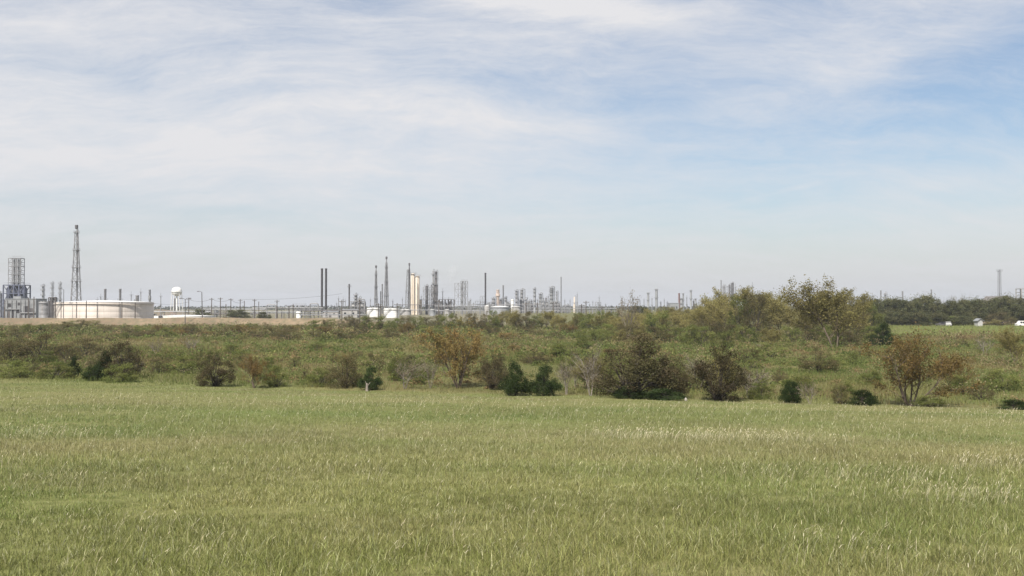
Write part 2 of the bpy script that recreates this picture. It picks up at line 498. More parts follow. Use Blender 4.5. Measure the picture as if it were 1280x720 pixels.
def leaf_quads(c, s, up=0.4):
    """small diamond leaves at points c with sizes s"""
    n = len(c); d = rng.normal(0, 1, (n, 3)); d[:, 2] += up
    d /= np.linalg.norm(d, axis=1)[:, None]
    e = rng.normal(0, 1, (n, 3)); e -= (e * d).sum(1)[:, None] * d; e /= np.linalg.norm(e, axis=1)[:, None]
    s = np.asarray(s)[:, None]
    v = np.stack([c - d * s, c + e * s * 0.55, c + d * s, c - e * s * 0.55], 1)
    q = np.arange(n)[:, None] * 4 + np.arange(4)[None]
    return v.reshape(-1, 3), q


def weeds():
    parts = []
    for cnt, d0, d1, sz, m, ls in ((1500, 62, 125, 0.62, 110, 0.075), (2600, 115, 215, 0.85, 75, 0.13), (2600, 200, 345, 1.05, 55, 0.22)):
        x, y = frustum_points(cnt, d0, d1)
        t = y / edge(x)
        dens = vnoise(x, y * 1.5, 16, 70) * 0.6 + vnoise(x, y, 5, 71) * 0.4
        keep = (t > 1.03) & (dens > 0.42) & (y < 338) & ~((x / y > 0.375) & (y > 225)); x, y = x[keep], y[keep]
        n = len(x); rad = sz * (0.5 + rng.random(n)); hh = rad * (0.5 + 0.5 * rng.random(n))
        u = rng.normal(0, 1, (n, m, 3)); u /= np.linalg.norm(u, axis=2)[..., None]
        u *= (0.55 + 0.45 * rng.random((n, m, 1))); u[..., 2] = np.abs(u[..., 2])
        lump = 0.75 + 0.5 * rng.random((n, m, 1))
        c = np.stack([x, y, ground_z(x, y)], -1)[:, None] + u * lump * np.stack([rad, rad, hh], -1)[:, None]
        v, q = leaf_quads(c.reshape(-1, 3), ls * (0.6 + 0.8 * rng.random(n * m)), 0.5)
        a = vnoise(x, y, 19, 72); r = rng.random(n)
        base = np.where((r < 0.55)[:, None], np.array((0.112, 0.138, 0.044)), np.where((r < 0.76)[:, None], np.array((0.185, 0.188, 0.068)), np.array((0.205, 0.152, 0.078))))
        base = base * (0.75 + 0.5 * a)[:, None]
        cc = np.repeat(base, m, 0) * (0.78 + 0.40 * rng.random(n * m))[:, None]
        parts.append((v, q, np.repeat(cc, 4, 0)))
    V, Q, C = join_parts(parts)
    o = bpy.data.objects.new('ground_cover', arr_mesh('ground_cover', V, Q, C, grass_mat('weed_leaves', 0.3))); COL.objects.link(o)
    tag(o, 'low leafy weeds matted over the scrub meadow', 'weeds', kind='stuff')


weeds()


def undergrowth():
    """continuous knee to head high tangle of weeds and saplings, its height and hue wandering over the meadow"""
    parts = []
    for cnt, d0, d1, ls in ((150000, 62, 120, 0.065), (150000, 110, 200, 0.11), (130000, 190, 320, 0.20)):
        x, y = frustum_points(cnt, d0, d1); t = y / edge(x)
        a = vnoise(x, y * 1.3, 14, 90) * 0.5 + vnoise(x, y, 4.5, 91) * 0.35 + vnoise(x, y, 1.6, 92) * 0.15
        H = np.clip((a - 0.435) * 7.0, 0, 1.9) * np.clip((t - 1.0) * 9, 0.15, 1)
        keep = (H > 0.12) & (t > 1.01 + 0.05 * vnoise(x, y, 6, 93)) & ~((x / y > 0.365) & (y > 215)) & (y < 318) & (rng.random(cnt) < 0.3 + 0.7 * vnoise(x, y, 0.9, 97))
        x, y, H = x[keep], y[keep], H[keep]; n = len(x)
        z = ground_z(x, y) + H * rng.random(n) ** 0.75 * (0.7 + 0.6 * rng.random(n))
        v, q = leaf_quads(np.stack([x, y, z], -1), ls * (0.5 + 0.9 * rng.random(n)), 0.4)
        b = vnoise(x, y * 1.2, 9, 94); c = vnoise(x, y, 3.2, 95)
        col = np.where((b < 0.40)[:, None], np.array((0.112, 0.138, 0.046)), np.where((b < 0.58)[:, None], np.array((0.152, 0.152, 0.058)), np.array((0.160, 0.122, 0.068))))
        col = np.where((c > 0.74)[:, None], np.array((0.235, 0.200, 0.115)), col) * (0.85 + 0.40 * rng.random(n))[:, None] * (0.80 + 0.5 * vnoise(x, y * 1.3, 22, 98))[:, None]
        parts.append((v, q, np.repeat(col, 4, 0)))
    V, Q, C = join_parts(parts)
    o = bpy.data.objects.new('undergrowth', arr_mesh('undergrowth', V, Q, C, grass_mat('undergrowth_leaves', 0.35))); COL.objects.link(o)
    tag(o, 'tangled green and brown undergrowth across the scrub land', 'undergrowth', kind='stuff')


undergrowth()


# ------------------------------------------------------------------ trees and bushes
def skeleton(rs, stems, spread, levels, kids, curve, clear, jitter=0.25):
    """branching skeleton grown from the base: list of segments and the leaf-bearing twigs"""
    segs, twigs = [], []
    def grow(p, d, L, r, lev):
        n = 5 if lev == 0 else 4
        pts = [p]; dd = d.copy()
        for i in range(n):
            dd = dd + rs.normal(0, jitter / n ** 0.5, 3) + np.array([0, 0, curve / n])
            dd /= np.linalg.norm(dd); p2 = pts[-1] + dd * L / n
            segs.append((pts[-1], p2, r * (1 - 0.62 * i / n), r * (1 - 0.62 * (i + 1) / n))); pts.append(p2)
        if lev >= levels:
            twigs.append(pts); return
        for k in range(kids[lev]):
            t = clear if lev == 0 else 0.25
            t = t + (1 - t) * (k + rs.random()) / kids[lev]
            i = min(int(t * n), n - 1); q = pts[i] + (pts[i + 1] - pts[i]) * (t * n - i)
            ax = pts[i + 1] - pts[i]; ax /= np.linalg.norm(ax)
            side = rs.normal(0, 1, 3); side -= side.dot(ax) * ax; side /= np.linalg.norm(side)
            a = rs.uniform(0.45, 0.95); nd = ax * math.cos(a) + side * math.sin(a)
            grow(q, nd, L * rs.uniform(0.42, 0.68) * (1.15 - 0.45 * t), r * 0.5 * (1 - 0.4 * t), lev + 1)
        twigs.append(pts[-3:])
    for s in range(stems):
        a = s * 6.283 / stems + rs.uniform(-0.5, 0.5); sp = spread * rs.uniform(0.35, 1.1)
        d = np.array([math.cos(a) * math.sin(sp), math.sin(a) * math.sin(sp), math.cos(sp)])
        b = np.array([math.cos(a), math.sin(a), 0]) * (0.03 if stems > 1 else 0)
        grow(b, d, rs.uniform(0.75, 1.1), 0.022 if stems == 1 else 0.012, 0)
    return segs, twigs


CLUMPS = {  # clumps, leaves, leaf size, clump size, lowest clump, roundness, stems, shape
    'dusk': (60, 16000, 0.0120, 0.105, 0.05, 0.9, 11, 'dome'), 'brown': (44, 9500, 0.0130, 0.105, 0.06, 0.9, 11, 'dome'), 'green': (40, 10000, 0.0150, 0.115, 0.06, 0.8, 9, 'dome'),
    'oak': (46, 14000, 0.018, 0.110, 0.14, 1.0, 1, 'dome'), 'juniper': (56, 24000, 0.0135, 0.095, 0.05, 1.0, 1, 'egg')}


def clump_mesh(kind, seed, rs):
    """bush whose leaves sit in uneven clumps carried by bent stems"""
    nc, nl, ls, cr, lo, rnd, st, shape = CLUMPS[kind]
    C = []
    while len(C) < nc:
        p = rs.uniform(-1, 1, 3); p[2] = rs.uniform(0, 1)
        if shape == 'dome': lim = math.sqrt(max(0.0, 1 - p[2] ** 2)) * (0.80 + 0.20 * min(1, p[2] * 3))
        else: lim = (1 - p[2]) ** 0.62 * (0.62 + 0.5 * min(1, p[2] * 4))
        rr = math.hypot(p[0], p[1])
        if rr > lim or (rs.random() > 0.25 + 0.75 * max(rr / max(lim, 0.01), p[2])): continue
        C.append((p[0] * 0.5, p[1] * 0.5, lo + (1 - lo) * p[2] * (1 + rs.normal(0, 0.06))))
    C = np.array(C); sz = cr * rs.uniform(0.55, 1.35, nc); wt = sz ** 2; wt /= wt.sum()
    i = rs.choice(nc, nl, p=wt); u = rs.normal(0, 1, (nl, 3)); u /= np.linalg.norm(u, axis=1)[:, None]
    c = C[i] + u * (sz[i] * rs.random(nl) ** 0.45)[:, None] * np.array([1, 1, 0.85 if shape == 'dome' else 1.3])
    # stray sprigs that break the outline
    k = rs.random(nl) < 0.20; c[k] += u[k] * sz[i][k][:, None] * rs.uniform(0.2, 1.3, (int(k.sum()), 1)) + np.array([0, 0, 0.025])
    ok = c[:, 2] > 0.01; c, i = c[ok], i[ok]; n = len(c)
    k3 = np.array([0.5 / np.quantile(np.abs(c[:, 0]), 0.975), 0.5 / np.quantile(np.abs(c[:, 1]), 0.975), 1 / np.quantile(c[:, 2], 0.99)])
    cc = c * k3
    v, q = leaf_quads(cc, ls * (0.6 + 0.8 * rs.random(n)), 0.3)
    tint = np.clip(rs.random(nc)[i] * 0.75 + rs.random(n) * 0.35, 0, 1)
    val = np.clip((rs.random(nc)[i] - 0.5) * 0.5 + rs.random(n), 0, 1)
    mc = arr_mesh(kind + '_crown', v, q, np.repeat(np.stack([tint, val, np.zeros(n)], -1), 4, 0), M[kind])
    mb = MB()
    for j, p in enumerate(C):
        if st == 1:
            a = np.array([rs.normal(0, .01), rs.normal(0, .01), max(0.03, p[2] * 0.55)])
        else:
            s_ = j % st; t = s_ * 6.283 / st; a = np.array([math.cos(t) * 0.04, math.sin(t) * 0.04, 0.0])
        m_ = (a * 0.5 + p * 0.5) + rs.normal(0, 0.025, 3) + np.array([0, 0, 0.03 if st > 1 else -0.04]); m_[2] = max(m_[2], 0.01)
        mb.tube(a * k3, m_ * k3, 0.010, 0.007, 4, False); mb.tube(m_ * k3, p * k3, 0.007, 0.003, 3, False)
    if st == 1: mb.tube((0, 0, 0), (0.01, 0.01, 0.45), 0.022, 0.016, 7, False); mb.tube((0.01, 0.01, 0.45), (0, 0.02, 0.8), 0.016, 0.006, 6, False)
    o = mb.build('trunk', 'darkbark'); mt = o.data; bpy.data.objects.remove(o)
    return mc, mt


def plant_mesh(kind, seed):
    rs = np.random.default_rng(seed)
    S = {  # stems, spread, levels, kids, curve, clear, leaves, leaf size, scatter
        'rust': (6, 0.60, 2, (9, 6), 0.25, 0.16, 12000, 0.0100, 0.058),
        'brown': (8, 0.75, 2, (8, 5), 0.35, 0.12, 9000, 0.014, 0.055),
        'green': (9, 0.95, 2, (7, 5), 0.35, 0.08, 9000, 0.017, 0.060),
        'olive': (2, 0.28, 2, (15, 9), 0.30, 0.14, 11500, 0.0105, 0.062),
        'bare': (4, 0.40, 2, (9, 6), 0.30, 0.25, 1300, 0.012, 0.035),
        'oak': (1, 0.10, 2, (16, 8), 0.10, 0.16, 12000, 0.017, 0.080),
        'juniper': (1, 0.05, 1, (34,), 0.35, 0.03, 15000, 0.014, 0.050),
    }.get(kind, (1,) * 9)
    st, sp, lv, kids, cu, cl, nl, ls, scat = S
    if kind in CLUMPS: return clump_mesh(kind, seed, rs)
    segs, twigs = skeleton(rs, st, sp, lv, kids, cu, cl)
    tw = [np.array(t) for t in twigs]
    pw = rs.random(len(tw)) ** 1.6 + 0.05; idx = rs.choice(len(tw), nl, p=pw / pw.sum()); t = rs.random(nl) ** 0.7
    c = np.empty((nl, 3))
    for i in range(nl):
        p = tw[idx[i]]; f = t[i] * (len(p) - 1); j = min(int(f), len(p) - 2)
        c[i] = p[j] + (p[j + 1] - p[j]) * (f - j)
    c += rs.normal(0, scat * 0.5, (nl, 3))
    if kind == 'juniper':
        c[:, :2] *= np.clip(1.5 - 0.9 * c[:, 2:3], 0.3, 1.6)
    c = c[c[:, 2] > 0.015]
    # bring the crown to unit height and unit width
    hi = np.quantile(c[:, 2], 0.985); wd = max(np.quantile(np.abs(c[:, 0]), 0.95), np.quantile(np.abs(c[:, 1]), 0.95))
    k = np.array([0.5 / wd, 0.5 / wd, 1 / hi])
    cc = c * k; n = len(cc)
    v, q = leaf_quads(cc, ls * 1.15 * (0.6 + 0.8 * rs.random(n)), 0.3)
    tint = np.clip(vnoise(cc[:, 0] * 10, cc[:, 1] * 10 + cc[:, 2] * 13, 1.6, seed % 37) * 0.8 + rs.random(n) * 0.35, 0, 1)
    col = np.repeat(np.stack([tint, rs.random(n), np.zeros(n)], -1), 4, 0)
    mc = arr_mesh(kind + '_crown', v, q, col, M[kind])
    mb = MB()
    for a, b, r0, r1 in segs:
        mb.tube(a * k, b * k, r0 * 0.95, r1 * 0.95, 5 if r0 > 0.008 else 3, False)
    bm = {'rust': 'bark', 'brown': 'darkbark', 'green': 'darkbark', 'olive': 'bark', 'bare': 'palebark', 'oak': 'darkbark', 'juniper': 'darkbark'}[kind]
    o = mb.build('trunk', bm); mt = o.data; bpy.data.objects.remove(o)
    return mc, mt


VAR = {k: [plant_mesh(k, 100 + 13 * i + sum(map(ord, k))) for i in range(n)] for k, n in
       (('rust', 3), ('dusk', 3), ('brown', 4), ('green', 4), ('olive', 4), ('bare', 3), ('oak', 4), ('juniper', 3))}
PLANTS = []


def plant(kind, px, ytop, w, d=None, ybase=None, label=None, name='bush', cat=None, group=None, zone_=None, lean=0.0, sink=0.0):
    """one tree or bush: crown and trunk as parts under an Empty at its foot"""
    if d is None: d = dist(ybase)
    x = X(px, d); z0 = float(ground_z(x, d)) - sink
    h = max(0.4, Z(ytop, d) - z0); W = w * d / F
    mc, mt = random.choice(VAR[kind])
    e = thing(name, label, cat or name, (x, d, z0 - 0.03), group, random.uniform(0, 6.28))
    e.scale = (W, W, h)
    if lean: e.rotation_euler = (0, R(lean), 0)
    for nm, me in (('crown', mc), ('trunk', mt)):
        c = bpy.data.objects.new(nm, me); COL.objects.link(c); c.parent = e
    PLANTS.append((e, kind, px, ytop, w, d, h, W, zone_))
    return e


exec_plants = True
# along the foot of the field (photo x, base row, top row, width)
E = [
    ('rust', 573, 486, 410, 82, 'tree', 'rust-orange round tree with bare grey stems at the field edge, left of the junipers'),
    ('rust', 1136, 510, 421, 105, 'tree', 'largest rust-orange tree with spreading stems at the right end of the field'),
    ('rust', 1190, 491, 444, 42, 'tree', 'small rust-orange tree just right of the largest orange tree'),
    ('juniper', 644, 498, 454, 34, 'juniper', 'tall near-black juniper, left one of the pair at the field edge'),
    ('juniper', 680, 498, 457, 36, 'juniper', 'broader dark juniper, right one of the pair at the field edge'),
    ('juniper', 786, 504, 481, 42, 'juniper', 'low mounded dark juniper in front of the big brown thicket, left of two'),
    ('juniper', 828, 505, 486, 52, 'juniper', 'low spreading dark juniper in front of the big brown thicket, right of two'),
    ('dusk', 788, 501, 421, 96, 'bush', 'big dark brown thicket bush standing behind the low junipers'),
    ('dusk', 835, 500, 446, 50, 'bush', 'brown bush filling the right side of the big dark thicket'),
    ('dusk', 896, 503, 434, 66, 'bush', 'tall ragged brown bush leaning right, right of the low junipers'),
    ('bare', 738, 497, 430, 44, 'tree', 'bare grey twiggy tree between the juniper pair and the brown thicket'),
    ('bare', 708, 495, 452, 34, 'bush', 'small grey twiggy bush between the right juniper and the bare tree'),
    ('dusk', 614, 488, 442, 34, 'bush', 'narrow dark bush leaning right between the orange tree and the junipers'),
    ('juniper', 463, 489, 459, 26, 'bush', 'small dark green bush beside the pale stump at the field edge'),
    ('brown', 432, 486, 444, 46, 'bush', 'reddish brown bush left of the pale stump at the field edge'),
    ('bare', 506, 487, 446, 46, 'bush', 'thin brown twiggy bush between the pale stump and the orange tree'),
    ('bare', 538, 486, 446, 26, 'tree', 'slender white-stemmed bare sapling against the left side of the orange tree'),
    ('dusk', 270, 485, 445, 46, 'bush', 'dark brown rounded bush standing alone at the left field edge'),
    ('rust', 318, 487, 445, 40, 'bush', 'thin rust-coloured bush right of the lone dark brown bush'),
    ('green', 345, 485, 456, 30, 'bush', 'dull green bush right of the thin rust-coloured bush'),
    ('juniper', 118, 477, 457, 27, 'bush', 'near-black low bush, darkest in the left clump at the field edge'),
    ('green', 152, 479, 454, 40, 'bush', 'dense dark green bush at the right foot of the left clump'),
    ('juniper', 134, 474, 440, 26, 'bush', 'dark upright evergreen bush in the middle of the left clump'),
    ('dusk', 153, 474, 428, 50, 'bush', 'tall brown bush rising at the back of the left clump'),
    ('juniper', 94, 472, 446, 16, 'bush', 'small dark upright bush left of the near-black bush'),
    ('green', 72, 474, 452, 42, 'bush', 'light green bush at the left field edge, left of the dark clump'),
    ('green', 20, 473, 450, 46, 'bush', 'pale green bush at the far left end of the field edge'),
    ('green', 232, 468, 444, 44, 'bush', 'dark green bush behind the lone dark brown bush'),
    ('brown', 198, 468, 448, 34, 'bush', 'low brown bush between the left clump and the lone bush'),
    ('juniper', 989, 506, 476, 26, 'bush', 'small dark green bush, left of a close pair near the right field edge'),
    ('bare', 1012, 509, 477, 30, 'bush', 'grey-brown twiggy bush, right of a close pair near the right field edge'),
    ('brown', 1050, 507, 480, 26, 'bush', 'small brown bush left of the dark green bush under the orange tree'),
    ('juniper', 1077, 511, 487, 34, 'bush', 'dark green low bush at the left foot of the largest orange tree'),
    ('juniper', 1266, 519, 499, 38, 'juniper', 'low dark juniper at the right edge of the picture'),
    ('green', 950, 500, 478, 30, 'bush', 'low green bush between the ragged brown bush and the close pair'),
    ('brown', 1225, 500, 478, 28, 'bush', 'low brown bush between the small orange tree and the right juniper'),
    ('green', 400, 484, 460, 34, 'bush', 'low green bush left of the reddish brown bush'),
    ('green', 1160, 512, 494, 34, 'bush', 'low green bush at the right foot of the largest orange tree'),
]
for kind, px, yb, yt, w, nm, lab in E:
    plant(kind, px, yt, w, ybase=yb - 1, label=lab, name=nm, lean={614: 14, 896: 10}.get(px, 0))

# single plants further back, in the meadow and thicket
E2 = [
    ('olive', 1043, 436, 353.5, 104, 'tree', 'tallest olive-yellow tree with dark forked trunk, right of centre'),
    ('olive', 1068, 424, 364, 56, 'tree', 'olive tree filling the right shoulder of the tallest tree'),
    ('olive', 1013, 422, 366, 54, 'tree', 'olive tree filling the left shoulder of the tallest tree'),
    ('olive', 940, 421, 362, 70, 'tree', 'broad olive tree in the thicket left of the tallest tree'),
    ('olive', 905, 418, 364, 46, 'tree', 'olive-brown tree at the left shoulder of the tall thicket'),
    ('olive', 975, 420, 370, 42, 'tree', 'olive tree tucked between the broad olive tree and the tallest tree'),
    ('bare', 786, 425, 366, 40, 'tree', 'pale leafless tree poking above the scrub right of the thin masts'),
    ('juniper', 812, 420, 397, 15, 'tree', 'narrow dark evergreen standing out in the green thicket'),
    ('green', 876, 432, 408, 38, 'bush', 'bright green bush in front of the tall olive thicket'),
    ('green', 905, 436, 413, 32, 'bush', 'deep green bush right of the bright green bush'),
    ('juniper', 1104, 433, 405, 32, 'bush', 'dark rounded bush at the corner of the far green field'),
    ('brown', 1022, 468, 434, 46, 'bush', 'brown bush in the meadow below the tallest olive tree'),
    ('green', 1042, 468, 446, 30, 'bush', 'green bush touching the brown bush below the tallest olive tree'),
    ('olive', 1270, 460, 410, 40, 'tree', 'leafy olive-green tree cut by the right edge of the picture'),
    ('bare', 1230, 444, 421, 30, 'bush', 'thin twiggy bush left of the tree at the right edge'),
    ('brown', 52, 452, 417, 60, 'bush', 'broad reddish brown bush at the left, below the grey cylinder'),
    ('brown', 14, 452, 424, 44, 'bush', 'brown bush at the left end of the meadow'),
    ('brown', 108, 447, 422, 44, 'bush', 'reddish brown bush above the dark clump on the left'),
    ('brown', 84, 452, 430, 34, 'bush', 'brown bush between two reddish brown bushes on the left'),
    ('bare', 196, 444, 424, 24, 'bush', 'grey twiggy bush in the meadow below the white tank corner'),
    ('bare', 240, 442, 420, 26, 'bush', 'grey twiggy bush in the meadow below the water tower'),
    ('green', 700, 450, 430, 44, 'bush', 'dull green bush in the meadow above the right juniper'),
    ('brown', 668, 456, 438, 42, 'bush', 'brown bush in the meadow above the juniper pair'),
    ('green', 730, 438, 421, 34, 'bush', 'green bush in the meadow behind the bare grey tree'),
    ('brown', 938, 458, 436, 34, 'bush', 'brown bush in the meadow behind the ragged bush'),
    ('green', 962, 448, 428, 40, 'bush', 'green bush at the front of the thicket, left of the brown bush'),
]
for kind, px, yb, yt, w, nm, lab in E2:
    plant(kind, px, yt, w, ybase=yb, label=lab, name=nm)

# auto-placed scrub: every bush still its own thing; its label is composed from look, row and landmark
MARKS = [(20, 'below the lattice block'), (58, 'below the grey cylinder'), (95, 'below the flare derrick'), (135, 'below the white tank'), (180, 'below the white tank corner'), (221, 'below the water tower'),
         (256, 'below the bent lamp pole'), (300, 'below the row of poles'), (339, 'below the pipe arch'), (373, 'below the small white vessel'), (405, 'below the twin stacks'),
         (443, 'below the looped-pipe unit'), (466, 'below the left storage tank'), (489, 'below the right storage tank'), (519, 'below the cream columns'), (543, 'below the dark columns'),
         (577, 'below the open frame'), (607, 'below the lone black stack'), (632, 'below the white domes'), (668, 'below the grey columns'), (690, 'below the fattest grey column'), (712, 'below the thin mast'),
         (750, 'below the wire mast'), (786, 'by the leafless tree'), (820, 'below the pale stack pair'), (860, 'below the far stacks'), (908, 'below the skyline cluster'), (941, 'by the broad olive tree'),
         (985, 'left of the tallest tree'), (1041, 'by the tallest tree'), (1083, 'below the far frame'), (1128, 'below the short stack'), (1164, 'below the slim stack'), (1190, 'near the white car'),
         (1224, 'by the white shed'), (1250, 'below the radio mast'), (1277, 'by the white van')]
LOOK = {'rust': 'rust-orange', 'brown': 'dull brown', 'green': 'green', 'olive': 'olive', 'bare': 'twiggy grey', 'oak': 'dark oak', 'juniper': 'near-black', 'dusk': 'dusky brown'}
AUTO = []


def auto(kind, px, ytop, w, d, row, name='bush'):
    e = plant(kind, px, ytop, w, d=d, name=name, cat=name)
    AUTO.append((e, kind, px, row, name))


def pick(r, *kw):
    t = 0
    for k, p in kw:
        t += p
        if r < t: return k
    return kw[-1][0]


px = -30.0
while px < 770:                                       # back row against the dirt bank and plant
    d = random.uniform(252, 305)
    base = HY + CZ * F / d
    top = float(np.interp(px, (0, 60, 98, 130, 300, 380, 415, 435, 465, 485, 510, 590, 608, 640, 665, 700, 770), (408, 407, 401.5, 408, 406.5, 403, 398, 393, 396, 398, 394.5, 393, 388.5, 388, 390, 391, 389))) + random.uniform(-2, 4)
    if 60 < px < 112: top -= 2
    w = random.uniform(15, 27)
    auto(pick(random.random(), ('brown', .42), ('green', .42), ('rust', .06), ('olive', .10)) if px < 590 else pick(random.random(), ('brown', .2), ('green', .44), ('olive', .36)), px, top, w, d, 'in the far scrub')
    px += w * random.uniform(0.40, 0.66)
px = -30.0
while px < 760:                                       # second row
    d = random.uniform(188, 240); base = HY + CZ * F / d
    top = base - random.uniform(9, 16)
    w = random.uniform(20, 40)
    auto(pick(random.random(), ('brown', .34), ('green', .46), ('rust', .14), ('bare', .06)), px, top, w, d, 'in the near scrub')
    px += w * random.uniform(0.5, 1.0)
px = 742.0
while px < 1100:                                      # tall thicket right of centre
    d = random.uniform(205, 300)
    top = float(np.interp(px, (742, 770, 800, 870, 884, 900, 955, 975, 998, 1020, 1060, 1080, 1100), (394, 391, 386, 383, 376, 369, 368, 374, 381, 374, 375, 377, 381))) + random.uniform(-2, 8)
    w = random.uniform(24, 44)
    auto(pick(random.random(), ('olive', .66), ('brown', .12), ('green', .22)), px, top, w, d, 'in the tall thicket', 'tree')
    px += w * random.uniform(0.22, 0.38)
px = 745.0
while px < 1110:                                      # bushes at the thicket foot
    d = random.uniform(165, 200); base = HY + CZ * F / d
    top = base - random.uniform(15, 27); w = random.uniform(24, 44)
    auto(pick(random.random(), ('green', .5), ('brown', .3), ('olive', .2)), px, top, w, d, 'at the thicket foot')
    px += w * random.uniform(0.4, 0.75)
px = 1068.0
while px < 1300:                                      # dark oaks beyond the far green field
    d = random.uniform(352, 385)
    top = 372 + random.uniform(-2, 9) + (3 if 1165 < px < 1225 else 0) - (3 if 1130 < px < 1160 or 1230 < px < 1275 else 0)
    w = random.uniform(24, 38)
    auto('oak', px, top, w, d, 'in the far treeline', 'tree')
    px += w * random.uniform(0.28, 0.45)
px = 1085.0
while px < 1300:
    d = random.uniform(340, 348); w = random.uniform(18, 34)
    if not 1205 < px < 1236 and px < 1262: auto(pick(random.random(), ('oak', .55), ('green', .2), ('brown', .25)), px, random.uniform(389, 398), w, d, 'under the far treeline')
    px += w * random.uniform(0.45, 0.75)
for px, t in ((1172, 374), (1190, 371), (1200, 369), (1212, 372), (1262, 369)):
    auto('bare', px, t, 16, 400, 'above the dark treeline', 'tree')
auto('olive', 1239, 402 - 3, 22, 342, 'at the treeline foot', 'bush')
px = 8.0
while px < 1275:                                      # brush along the foot of the field, thickest right of centre
    thick = 488 < px < 945
    e0 = 75.8 / (1 + 0.325 * (px - 640) / F)
    d = e0 * (random.uniform(1.03, 1.28) if thick else random.uniform(1.04, 1.5)); base = HY + CZ * F / d
    hpx = (random.uniform(1.3, 2.9) if thick else random.uniform(0.9, 1.9)) * F / d
    w = hpx * random.uniform(0.9, 1.5)
    if 532 < px < 606 or 622 < px < 704 or 1095 < px < 1180: px += 8; continue
    auto(pick(random.random(), ('bare', .26), ('brown', .36), ('green', .26), ('rust', .06), ('olive', .06)) if thick else pick(random.random(), ('green', .46), ('brown', .30), ('bare', .14), ('rust', .10)), px, base - hpx, w, d, 'at the field edge')
    px += w * (random.uniform(0.28, 0.52) if thick else random.uniform(0.7, 1.4))
for _ in range(50):                                   # low bushes scattered in the open meadow
    d = random.uniform(92, 205); px = random.uniform(-10, 1290)
    if d > 160 and px > 740 and px < 1110: continue
    base = HY + CZ * F / d; hpx = random.uniform(0.8, 1.7) * F / d
    auto(pick(random.random(), ('green', .45), ('brown', .3), ('bare', .15), ('rust', .10)), px, base - hpx, hpx * random.uniform(1.2, 2.0), d, 'in the open meadow')
for px, t, w in ((252, 387, 22), (297, 387, 30), (330, 390, 16), (800, 383, 30), (1120, 376, 24)):
    auto('oak', px, t, w, 470, 'inside the plant', 'tree')


def compose():
    ordw = ['first', 'second', 'third', 'fourth', 'fifth', 'sixth', 'seventh', 'eighth', 'ninth']
    num = {2: 'two', 3: 'three', 4: 'four', 5: 'five', 6: 'six', 7: 'seven', 8: 'eight', 9: 'nine'}
    g = {}
    for e, kind, px, row, name in AUTO:
        mk = min(MARKS, key=lambda m: abs(m[0] - px))[1]
        g.setdefault((kind, row, mk, name), []).append((px, e))
    for (kind, row, mk, name), L in g.items():
        L.sort(key=lambda t: t[0]); n = len(L)
        pl = {'bush': 'bushes', 'tree': 'trees'}[name]
        for i, (px, e) in enumerate(L):
            if n == 1: s = f'{LOOK[kind]} {name} {row}, {mk}'
            else:
                w = ('left' if i == 0 else 'right') + ' one' if n == 2 else ('leftmost' if i == 0 else 'rightmost' if i == n - 1 else ordw[i])
                s = f'{w} of {num.get(n, n)} {LOOK[kind]} {pl} {row}, {mk}'
            e['label'] = s
            e['group'] = f'{pl} {row}'


compose()

# pale broken stump at the field edge
d = dist(490); t = thing('tree_stump', 'short pale broken stump beside the small dark green bush', 'stump', (X(459, d), d, float(ground_z(X(459, d), d))))
MB().lathe([(0.13, -0.05), (0.10, 0.2), (0.085, 0.5), (0.05, 0.62)], 9).build('trunk', 'palebark', t, True)
m = MB(); m.tube((0.05, 0, 0.42), (0.24, 0.05, 0.68), 0.04, 0.02); m.tube((-0.04, 0.02, 0.5), (-0.13, -0.04, 0.8), 0.035, 0.015); m.build('branch_stub', 'palebark', t)
d = dist(505); o = MB().lathe([(0.02, 0), (0.2, 0.02), (0.24, 0.14), (0.17, 0.3), (0.05, 0.37)], 9).build('stone', 'greywood')
o.location = (X(855, d), d - 0.6, float(ground_z(X(855, d), d - 0.6)) + 0.02); o.scale = (0.42, 0.5, 0.6)
tag(o, 'small pale stone at the right foot of the low junipers', 'stone')


# ------------------------------------------------------------------ refinery
def disc_platform(parent, r, z, mat='steel', c=(0, 0), half=False, rail=True):
    m = MB(); m.ring(r, r * 1.0 + 0.9, z, z + 0.12, 16, c)
    if rail:
        m.ring(r + 0.85, r + 0.9, z + 1.05, z + 1.12, 16, c); m.ring(r + 0.85, r + 0.9, z + 0.5, z + 0.55, 16, c)
        for k in range(8):
            a = k * math.pi / 4; x, y = c[0] + (r + 0.87) * math.cos(a), c[1] + (r + 0.87) * math.sin(a)
            m.bar((x, y, z), (x, y, z + 1.1), 0.06)
    return m.build('platform', mat, parent)


def ladder(parent, x, y, z0, z1, mat='steel'):
    m = MB()
    m.bar((x - 0.25, y, z0), (x - 0.25, y, z1), 0.08); m.bar((x + 0.25, y, z0), (x + 0.25, y, z1), 0.08)
    k = z0 + 0.4
    while k < z1: m.bar((x - 0.25, y, k), (x + 0.25, y, k), 0.05); k += 0.8
    return m.build('ladder', mat, parent)


